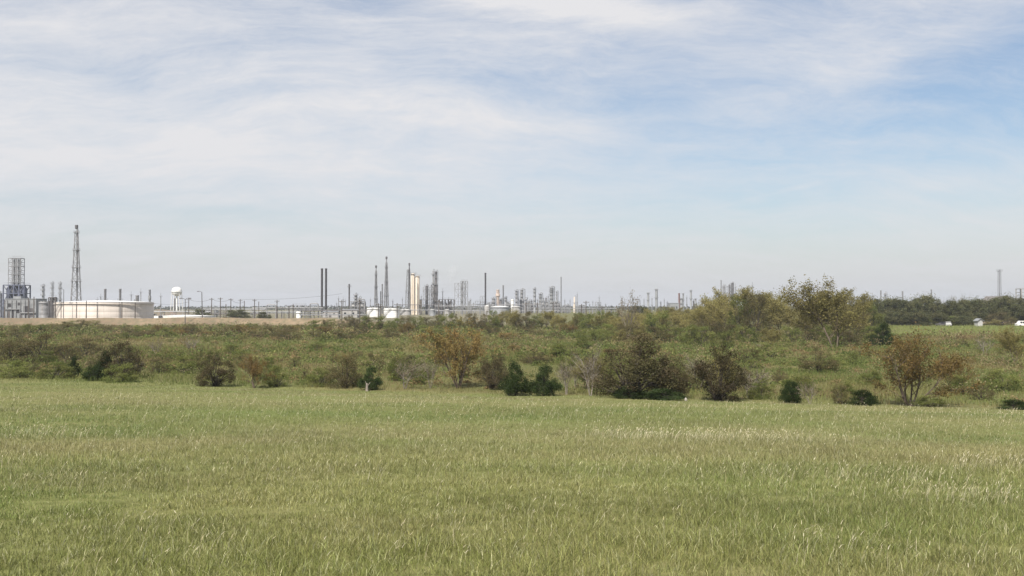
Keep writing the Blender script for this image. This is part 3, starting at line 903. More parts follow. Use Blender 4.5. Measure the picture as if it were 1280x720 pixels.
def lattice(px, ytop, d, wt, wb, label, mat='steel', pipe=None, tip=True, plats=(0.35, 0.62, 0.9), name='flare_tower', cat='flare tower', t=0.18, frac=0.94, off=0.0):
    """square braced mast narrowing upward, carrying a stack pipe"""
    H = Z(ytop, d); o = thing(name, label, cat, (X(px, d), d, 0), rz=R(18))
    a, b = wb * d / F / 2, wt * d / F / 2; Hf = H * frac
    n = max(6, int(Hf / (a + b + 0.6)))
    n = min(n, 26); m = MB()
    lev = []
    for i in range(n + 1):
        u = i / n; s = a + (b - a) * u; lev.append([(sx * s, sy * s, Hf * u) for sx, sy in ((-1, -1), (1, -1), (1, 1), (-1, 1))])
    for i in range(n):
        for k in range(4):
            j = (k + 1) % 4
            m.bar(lev[i][k], lev[i + 1][k], t * 1.3)
            m.bar(lev[i + 1][k], lev[i + 1][j], t * 0.8)
            m.bar(lev[i][k], lev[i + 1][j], t * 0.6); m.bar(lev[i][j], lev[i + 1][k], t * 0.6)
    m.build('lattice_frame', mat, o)
    if pipe:
        p = MB(); p.tube((off, 0, 0), (off, 0, H), pipe, n=12); p.build('flare_pipe', 'steel' if mat != 'dark' else 'dark', o)
        if tip: MB().lathe([(pipe * 1.1, H), (pipe * 1.7, H + 0.5), (pipe * 1.7, H + 2.2), (pipe * 1.2, H + 2.4)], 12).build('flare_tip', 'dark', o)
    for u in plats:
        s = a + (b - a) * u + 0.7; z = Hf * u
        q = MB(); q.box(-s, s, -s, s, z, z + 0.15)
        for sx, sy, tx, ty in ((-s, -s, s, -s), (s, -s, s, s), (s, s, -s, s), (-s, s, -s, -s)):
            q.bar((sx, sy, z + 1.1), (tx, ty, z + 1.1), 0.07); q.bar((sx, sy, z), (sx, sy, z + 1.1), 0.07)
        q.build('platform', mat, o)
    return o


def stack(px, ytop, d, wpx, label, mat='steel', collars=(), flare=1.0, name='smoke_stack', cat='stack', cap=None, group=None):
    """chimney: tapered shell with bands, top lip, platforms and a ladder"""
    H = Z(ytop, d); r = wpx * d / F / 2; o = thing(name, label, cat, (X(px, d), d, 0), group)
    prof = [(r * flare * 1.12, 0), (r * flare, H * 0.12), (r * 1.02, H * 0.35)]
    k = 0.45
    while k < 0.96:
        prof += [(r, H * k), (r * 1.07, H * k + 0.06), (r * 1.07, H * k + 0.3), (r, H * k + 0.36)]; k += 0.14
    prof += [(r, H - 0.8), (r * 1.12, H - 0.7), (r * 1.12, H), (r * 0.86, H), (r * 0.86, H - 1.0)]
    MB().lathe(prof, 18).build('shaft', mat, o, True)
    for u in collars: disc_platform(o, r * 1.05, H * u, 'steel' if mat != 'black' else 'dark')
    ladder(o, 0.0, -(r * flare + 0.18), 0.3, H * 0.97, 'dark')
    if cap: MB().lathe([(r * 1.15, H * cap), (r * 1.45, H * cap + 0.5), (r * 1.45, H * cap + 2.4), (r * 1.1, H * cap + 2.9)], 16).build('collar', mat, o, True)
    return o


def column(px, ytop, d, wpx, label, mat='galv', plats=(0.3, 0.5, 0.68, 0.84, 0.97), pipe=True, neck=None, name='process_tower', cat='process column', group=None):
    """distillation column: domed vessel, skirt, ringed platforms, overhead vapour line"""
    H = Z(ytop, d); r = wpx * d / F / 2; o = thing(name, label, cat, (X(px, d), d, 0), group, R(random.uniform(-60, 60)))
    if neck:
        prof = [(r, 0), (r, H * neck), (r * 0.62, H * neck + r * 0.8), (r * 0.62, H - r * 0.5), (r * 0.45, H - r * 0.12), (0.12, H)]
    else:
        prof = [(r * 1.1, 0), (r * 1.1, 1.2), (r, 1.4), (r, H - r * 0.6), (r * 0.86, H - r * 0.3), (r * 0.5, H - r * 0.08), (0.12, H)]
    MB().lathe(prof, 20).build('shell', mat, o, True)
    for u in plats:
        rr = r * (0.62 if neck and u > neck else 1)
        disc_platform(o, rr * 1.03, H * u, 'steel')
    if pipe:
        q = max(0.14, r * 0.2); x = r * 1.25 + q + 0.25
        MB().path([(0, 0, H - 0.1), (0, 0, H + 0.9), (x * 0.5, 0, H + 1.1), (x, 0, H + 0.4), (x, 0, 0.5)], q, 8).build('vapour_pipe', 'galv', o)
    ladder(o, 0, -(r * 1.1 + 0.3), 0.3, H * 0.95)
    return o


def tank(px0, px1, ytop, d, label, mat='white', roof=0.07, stair=True, pipes=0, cat='tank', name='storage_tank', rim=True, group=None):
    """welded storage tank: shell courses, cone roof, wind girder, spiral stair, vents"""
    r = (px1 - px0) / 2 * d / F; H = Z(ytop, d); o = thing(name, label, cat, (X((px0 + px1) / 2, d), d, 0), group)
    prof = [(r * 1.004, 0), (r * 1.004, 0.25)]
    n = 4
    for i in range(n): prof += [(r, H * i / n + 0.27), (r, H * (i + 1) / n - 0.05), (r - 0.012, H * (i + 1) / n - 0.03)]
    MB().lathe(prof, 64).build('shell', mat, o, True)
    rf = r * roof
    MB().lathe([(r * 1.006, H + 0.004), (r * 1.006, H + 0.1), (r * 0.7, H + rf * 0.45), (r * 0.35, H + rf * 0.83), (0.3, H + rf)], 64).build('roof', 'white', o, True)
    if rim: MB().ring(r * 1.008, r * 1.008 + 0.35, H - 0.7, H - 0.5, 64).build('wind_girder', mat, o)
    v = MB()
    for a in (0.3, 2.1, 4.0): v.tube((r * 0.6 * math.cos(a), r * 0.6 * math.sin(a), H + rf * 0.5), (r * 0.6 * math.cos(a), r * 0.6 * math.sin(a), H + rf + 0.5), 0.25, n=8)
    v.build('vent', 'galv', o)
    if stair:
        q = MB(); k = 22; a0 = -2.55; a1 = a0 + min(1.0, H / r); pr = None
        for i in range(k + 1):
            a = a0 + (a1 - a0) * i / k; z = 0.3 + (H - 0.2) * i / k
            c, s = math.cos(a), math.sin(a)
            q.bar(((r + 0.1) * c, (r + 0.1) * s, z), ((r + 0.95) * c, (r + 0.95) * s, z), 0.10)
            p = ((r + 0.95) * c, (r + 0.95) * s, z)
            if pr: q.bar(pr, p, 0.12); q.bar((pr[0], pr[1], pr[2] + 1), (p[0], p[1], p[2] + 1), 0.09); q.bar(p, (p[0], p[1], p[2] + 1), 0.06)
            pr = p
        q.build('stairway', 'galv', o)
    for i in range(pipes):
        a = -2.4 + 1.7 * (i + 0.5) / pipes; c, s = math.cos(a), math.sin(a)
        MB().tube(((r + 0.3) * c, (r + 0.3) * s, 0), ((r + 0.3) * c, (r + 0.3) * s, H + 0.2), 0.11, n=6).build('foam_pipe', 'dark', o)
    return o


def frame(px0, px1, ytop, d, nx, nz, label, mat='steel', t=0.28, dep=None, z0=0.0, vessels=(), brace=True, name='process_unit', cat='process unit', floors=True, vmat='galv'):
    """open steel structure: posts, beams, braces, grating floors and the vessels inside"""
    W = (px1 - px0) * d / F; H = Z(ytop, d); dep = dep or W * 0.6
    o = thing(name, label, cat, (X((px0 + px1) / 2, d), d, z0)); H -= z0
    xs = [-W / 2 + W * i / nx for i in range(nx + 1)]; ys = [-dep / 2, dep / 2]; zs = [H * i / nz for i in range(nz + 1)]
    m = MB()
    for x in xs:
        for y in ys: m.bar((x, y, 0), (x, y, H), t)
        for z in zs[1:]: m.bar((x, ys[0], z), (x, ys[1], z), t * 0.8)
    for y in ys:
        for z in zs[1:]: m.bar((xs[0], y, z), (xs[-1], y, z), t * 0.8)
        if brace:
            for i in range(nx):
                for k in range(nz):
                    if (i + k) % 2 == 0: m.bar((xs[i], y, zs[k]), (xs[i + 1], y, zs[k + 1]), t * 0.5)
                    else: m.bar((xs[i + 1], y, zs[k]), (xs[i], y, zs[k + 1]), t * 0.5)
    m.build('steel_frame', mat, o)
    if floors:
        for k, z in enumerate(zs[1:]):
            if k % 2 and nz > 5: continue
            q = MB(); q.box(xs[0] + 0.2, xs[-1] - 0.2, ys[0] + 0.2, ys[1] - 0.2, z + 0.15, z + 0.25)
            q.bar((xs[0], ys[0], z + 1.2), (xs[-1], ys[0], z + 1.2), 0.09); q.bar((xs[0], ys[1], z + 1.2), (xs[-1], ys[1], z + 1.2), 0.09)
            q.build('floor_grating', mat, o)
    for fx, r, zb, zt in vessels:
        x = -W / 2 + W * fx; b, tt = H * zb, H * zt
        MB().lathe([(r * 0.3, b), (r, b + r * 0.7), (r, tt - r * 0.7), (r * 0.6, tt - r * 0.2), (0.1, tt)], 16, (x, 0)).build('vessel', vmat, o, True)
    return o


def rack(px0, px1, ytop, d, label, lanes=5, mat='galv', levels=2, group='pipe racks in the plant'):
    """pipe rack: portal bents carrying parallel pipes"""
    W = (px1 - px0) * d / F; H = Z(ytop, d); o = thing('pipe_rack', label, 'pipe rack', (X((px0 + px1) / 2, d), d, 0), group)
    m = MB(); n = max(2, int(W / 6.5)); D = 4.0
    zz = [H * (i + 1) / levels - 0.4 for i in range(levels)]
    for i in range(n + 1):
        x = -W / 2 + W * i / n
        for y in (-D / 2, D / 2): m.bar((x, y, 0), (x, y, H), 0.25)
        for z in zz: m.bar((x, -D / 2, z), (x, D / 2, z), 0.22)
    m.build('rack_frame', 'steel', o)
    for z in zz:
        for k in range(lanes):
            r = random.choice((0.12, 0.18, 0.25, 0.32)); y = -D / 2 + D * (k + 0.5) / lanes
            MB().tube((-W / 2 - 1, y, z + 0.12 + r), (W / 2 + 1, y, z + 0.12 + r), r, n=8).build('pipe', random.choice(('steel', 'steel', 'dark', mat, 'dark')), o)
    return o


def arch(px0, px1, ytop, d, label, r=0.3, mat='steel'):
    W = (px1 - px0) * d / F / 2; H = Z(ytop, d); o = thing('pipe_arch', label, 'pipe arch', (X((px0 + px1) / 2, d), d, 0))
    pts = [(-W, 0, 0), (-W, 0, H - 0.8), (-W + 0.25, 0, H - 0.2), (-W + 0.8, 0, H), (W - 0.8, 0, H), (W - 0.25, 0, H - 0.2), (W, 0, H - 0.8), (W, 0, 0)]
    MB().path(pts, r, 8).build('pipe', mat, o)
    s = MB(); s.bar((-W, 0.7, 0), (-W, 0.7, H - 1), 0.2); s.bar((W, 0.7, 0), (W, 0.7, H - 1), 0.2); s.bar((-W, 0.7, H - 1), (W, 0.7, H - 1), 0.18); s.build('support_frame', 'steel', o)
    return o


def upole(px, ytop, d, label, arms=1, r=0.16, mat='wood', group='utility poles', lean=0.0):
    H = Z(ytop, d); x = X(px, d); z0 = float(ground_z(x, d)); H -= z0
    o = thing('utility_pole', label, 'pole', (x, d, z0), group); o.rotation_euler = (0, R(lean), R(10))
    MB().tube((0, 0, -0.3), (0, 0, H), r * 1.2, r * 0.8, 10).build('post', mat, o)
    for k in range(arms):
        z = H - 0.5 - 1.1 * k; m = MB(); m.box(-1.1, 1.1, -r - 0.16, -r - 0.03, z - 0.07, z + 0.07)
        m.bar((0, -r, z - 0.8), (0.7, -r - 0.05, z - 0.02), 0.05); m.bar((0, -r, z - 0.8), (-0.7, -r - 0.05, z - 0.02), 0.05); m.build('crossarm', 'wood', o)
        for xx in (-1.0, -0.4, 0.4, 1.0): MB().lathe([(0.05, z + 0.07), (0.09, z + 0.13), (0.05, z + 0.2), (0.08, z + 0.26), (0.03, z + 0.3)], 8, (xx, -r - 0.1)).build('insulator', 'pale', o)
    return o


def lamp(px, ytop, d, label, heads=1, r=0.13, tilt=0.0, mat='dark'):
    H = Z(ytop, d); x = X(px, d); z0 = float(ground_z(x, d)); H -= z0
    o = thing('light_pole', label, 'light pole', (x, d, z0), 'light poles along the plant'); o.rotation_euler = (0, R(tilt), 0)
    MB().tube((0, 0, -0.3), (0, 0, H), r * 1.3, r * 0.8, 10).build('post', mat, o)
    for s in ((-1, 1) if heads == 2 else (-1,)):
        m = MB(); m.path([(0, 0, H - 0.1), (s * 0.5, 0, H + 0.25), (s * 1.25, 0, H + 0.3)], 0.07); m.build('lamp_arm', mat, o)
        h = MB(); h.add([(s * 1.1, -0.25, H + 0.22), (s * 2.0, -0.2, H + 0.12), (s * 2.0, 0.2, H + 0.12), (s * 1.1, 0.25, H + 0.22), (s * 1.1, -0.25, H + 0.5), (s * 2.0, -0.18, H + 0.4), (s * 2.0, 0.18, H + 0.4), (s * 1.1, 0.25, H + 0.5)],
                        [(0, 3, 2, 1), (4, 5, 6, 7), (0, 1, 5, 4), (1, 2, 6, 5), (2, 3, 7, 6), (3, 0, 4, 7)]); h.build('lamp_head', mat, o)
    return o


def mast(px, ytop, d, label, w=1.0, mat='steel'):
    """thin stepped mast with small cross pieces"""
    H = Z(ytop, d); r = w * d / F / 2; o = thing('slim_mast', label, 'mast', (X(px, d), d, 0))
    MB().lathe([(r * 1.2, 0), (r * 1.1, H * 0.5), (r * 0.8, H * 0.52), (r * 0.7, H * 0.86), (r * 0.35, H * 0.87), (r * 0.2, H)], 10).build('pole', mat, o)
    for u in (0.5, 0.86): disc_platform(o, r, H * u, mat, rail=False)
    return o


# --- left end of the plant
frame(12.5, 28, 323, 560, 3, 9, 'tall pale lattice derrick frame on a blue base at far left', 'steel', 0.26, z0=13.0, name='steel_derrick', vessels=((0.33, 0.5, 0, 0.98), (0.68, 0.5, 0, 0.98)))
frame(8, 34, 356.5, 560, 4, 4, 'blue-grey steel block carrying the tall derrick frame', 'blue', 0.55, vessels=((0.2, 2.2, 0.0, 0.98), (0.5, 2.3, 0.0, 0.98), (0.8, 2.2, 0.0, 0.98)), vmat='blue', name='coker_block')
def process_hall():
    d = 520; x0, x1 = X(14, d), X(52, d); o = thing('process_hall', 'pale patched process hall with dark openings below the derrick', 'building', ((x0 + x1) / 2, d, 0))
    W = (x1 - x0) / 2; H = Z(374, d)
    MB().box(-W, W, -6, 6, 0, H).build('wall', 'galv', o)
    m = MB(); m.box(-W - 0.2, W + 0.2, -6.2, 6.2, H + 0.003, H + 0.3); m.box(-W + 2, -W + 6, -2, 2, H + 0.3, H + 1.5); m.build('roof', 'galv', o)
    for k, (u, v, w, h) in enumerate(((0.05, 0.05, 0.11, 0.35), (0.2, 0.0, 0.08, 0.5), (0.34, 0.3, 0.16, 0.2), (0.46, 0.05, 0.1, 0.2), (0.6, 0.35, 0.14, 0.3), (0.62, 0.0, 0.07, 0.28), (0.78, 0.1, 0.12, 0.45), (0.08, 0.6, 0.14, 0.18), (0.4, 0.68, 0.12, 0.14))):
        MB().box(-W + 2 * W * u, -W + 2 * W * (u + w), -6.06, -5.9, H * v + 0.1, H * (v + h) + 0.1).build('opening', 'black' if k % 3 else 'dark', o)
    q = MB()
    for k in range(7): q.bar((-W + 2 * W * (k + 0.5) / 7, -6.3, 0), (-W + 2 * W * (k + 0.5) / 7, -6.3, H * 0.95), 0.25)
    q.path([(-W, -6.5, H * 0.5), (0, -6.5, H * 0.5), (0, -6.5, H * 0.32), (W, -6.5, H * 0.32)], 0.25); q.build('pipework', 'steel', o)
process_hall()
tank(49, 62, 377.5, 505, 'plain grey cylinder tank right of the pale process hall', 'steel', 0.04, stair=False)
frame(62, 70, 372, 500, 2, 3, 'dark narrow steel frame between grey tank and white tank', 'dark', 0.45, vessels=((0.3, 1.0, 0, 0.9), (0.72, 1.0, 0, 0.8)), vmat='dark')
column(0.5, 366, 600, 4, 'dark blue-grey column cut by the left picture edge', 'blue')
column(53.5, 357, 640, 2, 'faint slim column left of the grey cylinder top', 'galv')
column(65, 354, 620, 1.8, 'slim column behind the dark narrow frame', 'galv', neck=0.6)
column(75, 354, 620, 1.8, 'slim column above the left edge of the white tank', 'galv', neck=0.6)
lattice(95, 286, 600, 3.4, 13, 'tallest braced flare derrick rising behind the white tank', 'steel', pipe=0.55, plats=(0.16, 0.42, 0.58, 0.78, 0.985), t=0.23, frac=0.97, off=0.5)
tank(74, 189, 378, 428, 'largest white storage tank with stairway, behind the dirt bank', 'tankbeige', 0.045, True, pipes=4)
for px, yt, w, lab, mt, cp in ((131.5, 361, 2.8, 'grey stack behind the white tank, left of a matching pair', 'steel', None), (150.2, 361, 2.8, 'grey stack behind the white tank, right of a matching pair', 'steel', None),
                           (171.6, 369, 4.0, 'short fat grey stack behind the white tank', 'steel', None), (187.2, 362, 2.4, 'pale stack with wide collar at the right end of the white tank', 'galv', 0.62)):
    stack(px, yt, 610, w, lab, mt, (0.6,) if cp is None else (), cap=cp)
for px, yt, lab in ((126, 367, 'thin mast left of the grey stack pair'), (164, 364, 'thin mast between the grey stack pair and the short fat stack'), (176, 360, 'thin mast just right of the short fat stack'), (121.5, 371, 'lowest thin mast over the white tank roof'),
                    (201, 366, 'faint thin mast between the white tank and water tower')):
    mast(px, yt, 620, lab, 1.3)
lamp(79.6, 362, 405, 'dark lamp post standing before the left side of the white tank', 1)
for px, yt, lab in ((108, 376, 'dark pole before the white tank, nearest its left stair'), (152.5, 377, 'dark pole before the middle of the white tank'), (169, 378, 'dark pole before the right part of the white tank'), (35.5, 372, 'dark pole before the process hall, left of two'), (42.5, 371, 'dark pole before the process hall, right of two'),
                    (69.5, 371, 'dark pole before the narrow dark frame'), (6, 375, 'dark pole at the far left')):
    upole(px, yt, 400, lab, 0, 0.2)
tank(186, 226, 395.6, 470, 'low white tank roof just right of the large white tank', 'white', 0.05, stair=False, rim=False)
tank(200, 266, 395.0, 446, 'widest low white tank roof below the water tower', 'white', 0.045, stair=False, rim=False)

# --- water tower and pole row
def water_tower():
    d = 900; H = Z(358.7, d); r = 12.6 * d / F / 2; zc = H - 4.1
    o = thing('water_tower', 'white ball-shaped water tower on slender legs', 'water tower', (X(221, d), d, 0))
    prof = [(0.6, zc - 4.0)]
    for k in range(1, 14):
        a = -math.pi / 2 + math.pi * k / 14; prof.append((r * math.cos(a) ** 0.8, zc + 4.1 * math.sin(a)))
    prof.append((0.3, H)); MB().lathe(prof, 32).build('bowl', 'white', o, True)
    MB().ring(r * 0.99, r + 0.5, zc - 0.3, zc - 0.15, 32).build('balcony', 'white', o)
    MB().lathe([(1.2, 0), (0.7, 1.5), (0.7, zc - 3.9)], 14).build('riser', 'white', o, True)
    b = MB()
    for k in range(6):
        a = k * math.pi / 3 + 0.3; p = ((r + 0.9) * math.cos(a), (r + 0.9) * math.sin(a), 0); q = (r * 0.93 * math.cos(a), r * 0.93 * math.sin(a), zc - 1)
        MB().tube(p, q, 0.26, n=8).build('leg', 'white', o)
        a2 = a + math.pi / 3; p2 = ((r + 0.6) * math.cos(a2), (r + 0.6) * math.sin(a2), 8); p1 = ((r + 0.6) * math.cos(a), (r + 0.6) * math.sin(a), 8)
        b.bar(p1, p2, 0.15); b.bar(p, p2, 0.08)
    b.build('brace', 'white', o)
water_tower()
stack(218.7, 373, 700, 1.6, 'short dark stack in front of the water tower legs', 'dark')
lamp(231.6, 374, 345, 'dark double-headed lamp post standing on the dirt bank', 2)
lamp(253.2, 365, 430, 'tall bent lamp pole right of the water tower', 1, 0.2, tilt=-1.5)
row = [(236, 373), (264.6, 372.5), (275.6, 372), (288.6, 373), (300.3, 374), (305.5, 376), (318.2, 374), (323.5, 377), (346.3, 375), (282.5, 380), (361.5, 383), (366.5, 380)]
names = ['first', 'second', 'third', 'fourth', 'fifth', 'sixth', 'seventh', 'eighth', 'ninth', 'tenth', 'eleventh', 'last']
row.sort(); RP = []
for (px, yt), w in zip(row, names):
    d = 430 + 60 * ((px * 7) % 3) / 2
    upole(px, yt, d, f'{w} pole from the left in the row between water tower and twin stacks', 1 if yt < 376 else 0, 0.2); RP.append((px, yt, d))
def cable(p, q, sag, label):
    pts = []
    for i in range(15):
        u = i / 14; pts.append((p[0] + (q[0] - p[0]) * u, p[1] + (q[1] - p[1]) * u, p[2] + (q[2] - p[2]) * u - sag * 4 * u * (1 - u)))
    o = MB().path(pts, 0.06, 4).build('power_cable', 'cable'); tag(o, label, 'cable', 'overhead cables')
def ptop(t, dz=0.4): return (X(t[0], t[2]), t[2] - 0.3, Z(t[1], t[2]) - dz)
for a, b, lab in ((0, 1, 'cable slung from the first pole to the second in the row'), (1, 4, 'long sagging cable over the second to fifth poles'), (4, 6, 'cable between the fifth and seventh poles of the row')):
    cable(ptop(RP[a]), ptop(RP[b]), 1.2, lab)
for a, b, lab in ((-20, 190, 'faint power cable behind the flare derrick'), (186, 236, 'cable running left from the first pole of the row'), (300, 428, 'faint rising cable left of the twin stacks')):
    cable((X(a, 470), 470, Z(378 if a != 300 else 374, 470)), (X(b, 470), 470, Z(377.5 if a != 300 else 367, 470)), 1.0, lab)

# --- pipe racks and low equipment between the water tower and the twin stacks
rack(255, 330, 386.5, 560, 'long low pipe rack right of the water tower', 5)
rack(318, 402, 385.0, 585, 'pipe rack running left from the twin stacks', 6)
rack(300, 372, 389.5, 500, 'lowest pipe rack behind the dirt bank, under the pole row', 4, levels=1)
rack(376, 456, 388, 520, 'pipe rack in front of the twin stacks', 5)
rack(190, 262, 389.5, 600, 'faint low pipe rack behind the water tower base', 4, levels=1)
arch(333.5, 345, 381, 520, 'squat grey pipe arch above the long pipe rack')
arch(387.5, 398, 379.5, 520, 'tall square pipe arch left of the twin stacks')
arch(381, 385, 383, 520, 'narrow pipe bend left of the tall square arch', 0.22)
tank(370.5, 376.5, 389.5, 480, 'small upright white vessel behind the dirt bank', 'white', 0.1, stair=False, name='white_vessel', cat='vessel')
frame(253, 278, 384.5, 640, 4, 2, 'low pale equipment frame right of the bent lamp pole', 'galv', 0.3, vessels=((0.3, 1.3, 0, 0.95), (0.7, 1.2, 0, 0.9)), vmat='white')
frame(366, 382, 381.5, 640, 3, 2, 'small open frame above the white vessel', 'steel', 0.25)
for px, y, lab in ((352, 385, 'small tee-shaped vent pipe right of the pipe arch'), (361, 382.5, 'tee-shaped vent pipe left of the white vessel')): lamp(px, y, 500, lab, 2, 0.16)

# --- twin stacks and the unit to their right
stack(402.4, 335.5, 700, 2.7, 'left one of the twin tall black stacks', 'black', (0.17,), group='twin black stacks')
stack(407.5, 335.5, 700, 2.7, 'right one of the twin tall black stacks', 'black', (0.17,), group='twin black stacks')
stack(436.5, 355, 720, 1.9, 'slim dark stack with thin tip left of the looped-pipe unit', 'dark', (0.9,))
for px, yt, w, lab in ((423.3, 370, 1.3, 'thin dark stack midway between twin stacks and slim stack'), (429, 371, 1.2, 'pale thin mast left of the slim dark stack'), (431.6, 373, 1.1, 'lower pale mast beside the slim dark stack'), (414, 380, 1.4, 'stubby mast right of the twin stacks'), (418.5, 381, 1.6, 'second stubby mast right of the twin stacks'), (421, 377, 1.0, 'thin mast over the stubby masts')):
    mast(px, yt, 710, lab, w)
frame(438.5, 456, 377, 690, 3, 3, 'dense pale process frame under the looped pipes', 'steel', 0.35, vessels=((0.2, 1.6, 0, 0.95), (0.5, 1.5, 0, 0.9), (0.8, 1.6, 0, 0.95)), vmat='pale')
column(444.6, 368, 690, 3, 'column with looped pipe rising from the pale process frame', 'steel', plats=(0.6, 0.8, 0.95))
column(449.5, 372, 700, 2.6, 'shorter grey column right of the looped-pipe column', 'dark', plats=(0.7, 0.9))
arch(447, 456, 374, 680, 'curved overhead pipe at the right of the looped-pipe unit', 0.3)
def hall(px0, px1, ytop, d, label, mat='pale', name='plant_building', dep=9):
    W = (px1 - px0) * d / F / 2; H = Z(ytop, d); o = thing(name, label, 'building', (X((px0 + px1) / 2, d), d, 0))
    MB().box(-W, W, -dep / 2, dep / 2, 0, H - 0.6).build('wall', mat, o)
    MB().add([(-W - .3, -dep / 2 - .3, H - .6), (W + .3, -dep / 2 - .3, H - .6), (W + .3, dep / 2 + .3, H - .6), (-W - .3, dep / 2 + .3, H - .6), (-W - .3, 0, H), (W + .3, 0, H)],
             [(0, 1, 5, 4), (2, 3, 4, 5), (0, 4, 3), (1, 2, 5), (0, 3, 2, 1)]).build('roof', 'galv' if mat != 'white' else 'white', o)
    n = max(2, int(W / 2.2))
    for k in range(n):
        x = -W + 2 * W * (k + 0.5) / n
        MB().box(x - 0.6, x + 0.6, -dep / 2 - 0.05, -dep / 2 + 0.1, H * 0.4, H * 0.62).build('window', 'glass', o)
    MB().box(-0.7, 0.7, -dep / 2 - 0.06, -dep / 2 + 0.1, 0, 2.2).build('door', 'dark', o)
    return o
hall(428, 448, 386.5, 600, 'low grey building right of the twin stacks', 'concrete')
hall(405, 424, 388.5, 610, 'low pale shed below the twin stacks', 'concrete', 'plant_shed')
lattice(470, 335, 900, 1.6, 4.2, 'shorter braced flare tower, left of the pair above the white tanks', 'steel', pipe=0.5, t=0.25)
lattice(483, 324, 900, 1.8, 5.6, 'tallest braced flare tower of the pair above the white tanks', 'steel', pipe=0.55, t=0.28)
stack(477.8, 355, 900, 1.6, 'plain slim stack between the two braced flare towers', 'steel', (0.4,))
stack(475.9, 364, 905, 1.2, 'lower slim stack touching the plain slim stack', 'steel')
tank(459, 475.5, 385, 620, 'white storage tank, left one of two below the flare towers', 'white', 0.06)
tank(480, 499, 385.6, 590, 'white storage tank, right one of two below the flare towers', 'white', 0.06)
tank(500, 514, 387, 760, 'pale low tank peeking out right of the two white tanks', 'concrete', 0.1)
lattice(509.5, 337, 880, 1.4, 6, 'thin two-legged flare frame left of the cream columns', 'galv', None, False, (0.5,), t=0.22, frac=1.0)
lattice(511.6, 332, 890, 1.2, 3.4, 'dark flare riser left of the cream columns', 'dark', pipe=0.45, t=0.22)
for px, yt, lab in ((427.4, 375, 'dark utility pole below the slim dark stack'), (449.7, 375, 'dark utility pole before the looped-pipe unit'), (473.3, 379, 'dark utility pole between the two white tanks'), (496.4, 379, 'dark utility pole at the right white tank'), (476, 381, 'shorter dark utility pole between the two white tanks'),
                    (548.5, 375, 'tall dark utility pole right of the dark columns'), (657.4, 378, 'dark utility pole right of the white domes'), (671.5, 378, 'dark utility pole below the grey columns'), (691.5, 377, 'dark utility pole below the fattest grey column'), (732.5, 376, 'dark utility pole right of the thin masts'), (752.5, 382, 'dark utility pole below the wire mast'), (727, 380, 'short dark pole left of the taller dark pole')):
    upole(px, yt, 338, lab, 1, 0.17)

# --- cream columns, dark columns, open frame
column(516, 341.5, 800, 5.2, 'cream column, taller left one of the close pair', 'cream', plats=(0.98,), pipe=False)
column(521.9, 344.5, 792, 5.4, 'cream column, thicker right one of the close pair', 'cream', plats=(0.99,), pipe=False)
stack(518.6, 346, 786, 0.9, 'dark pipe riser between the two cream columns', 'dark')
hall(520, 527, 374, 800, 'small cream shed at the foot of the cream columns', 'cream', 'plant_shed')
column(533.4, 357, 820, 3.2, 'dark column inside thin scaffolding, right of the cream columns', 'dark')
frame(529, 541, 359, 820, 3, 7, 'thin scaffold frame around the shorter dark column', 'steel', 0.2, floors=False)
column(541.6, 338, 830, 2.4, 'tall grey column, left half of the highest dark pair', 'steel', plats=(0.5, 0.7, 0.9))
column(545, 339, 826, 2.8, 'tall dark column, right half of the highest dark pair', 'dark')
frame(539, 547, 356, 815, 2, 6, 'dark steel frame wrapped round the highest dark pair', 'dark', 0.35)
mast(553.4, 360, 840, 'thin dark mast right of the highest dark pair', 1.1, 'dark')
frame(549, 567.5, 374.5, 800, 5, 2, 'long low dark frame between the dark mast and open frame', 'dark', 0.4, vessels=((0.15, 1.2, 0, 0.9), (0.45, 1.2, 0, 0.8), (0.75, 1.2, 0, 0.9)), vmat='steel')
frame(568.5, 577, 354, 860, 2, 5, 'thin see-through left half of the tall open frame', 'steel', 0.22, floors=False)
frame(576, 584.6, 351.5, 855, 3, 5, 'denser right half of the tall open frame, holding grey columns', 'steel', 0.3, vessels=((0.25, 0.55, 0, 0.99), (0.62, 0.55, 0, 0.97)))
frame(584.6, 588, 375, 850, 1, 3, 'small step-down frame right of the tall open frame', 'steel', 0.25, vessels=((0.5, 0.7, 0, 0.95),))
rack(500, 548, 381, 760, 'grey pipe rack below the cream columns', 6)
rack(545, 600, 382.5, 740, 'grey pipe rack below the open frame', 6)
rack(590, 700, 380.5, 900, 'long grey pipe rack below the lone black stack', 6, levels=3)
tank(537, 544, 387, 700, 'grey drum below the dark columns', 'galv', 0.12, stair=False, name='grey_vessel', cat='vessel')
tank(556, 562, 387, 700, 'pale drum below the long low dark frame', 'concrete', 0.12, stair=False, name='pale_vessel', cat='vessel')
stack(606.8, 341, 880, 2.1, 'lone tall black stack flaring at its foot', 'black', (), 1.5)
frame(594, 604, 376.5, 900, 3, 2, 'pale skeletal frame left of the lone black stack', 'galv', 0.25)
frame(600, 606, 371, 920, 2, 3, 'thin grey frame touching the lone black stack', 'steel', 0.25)
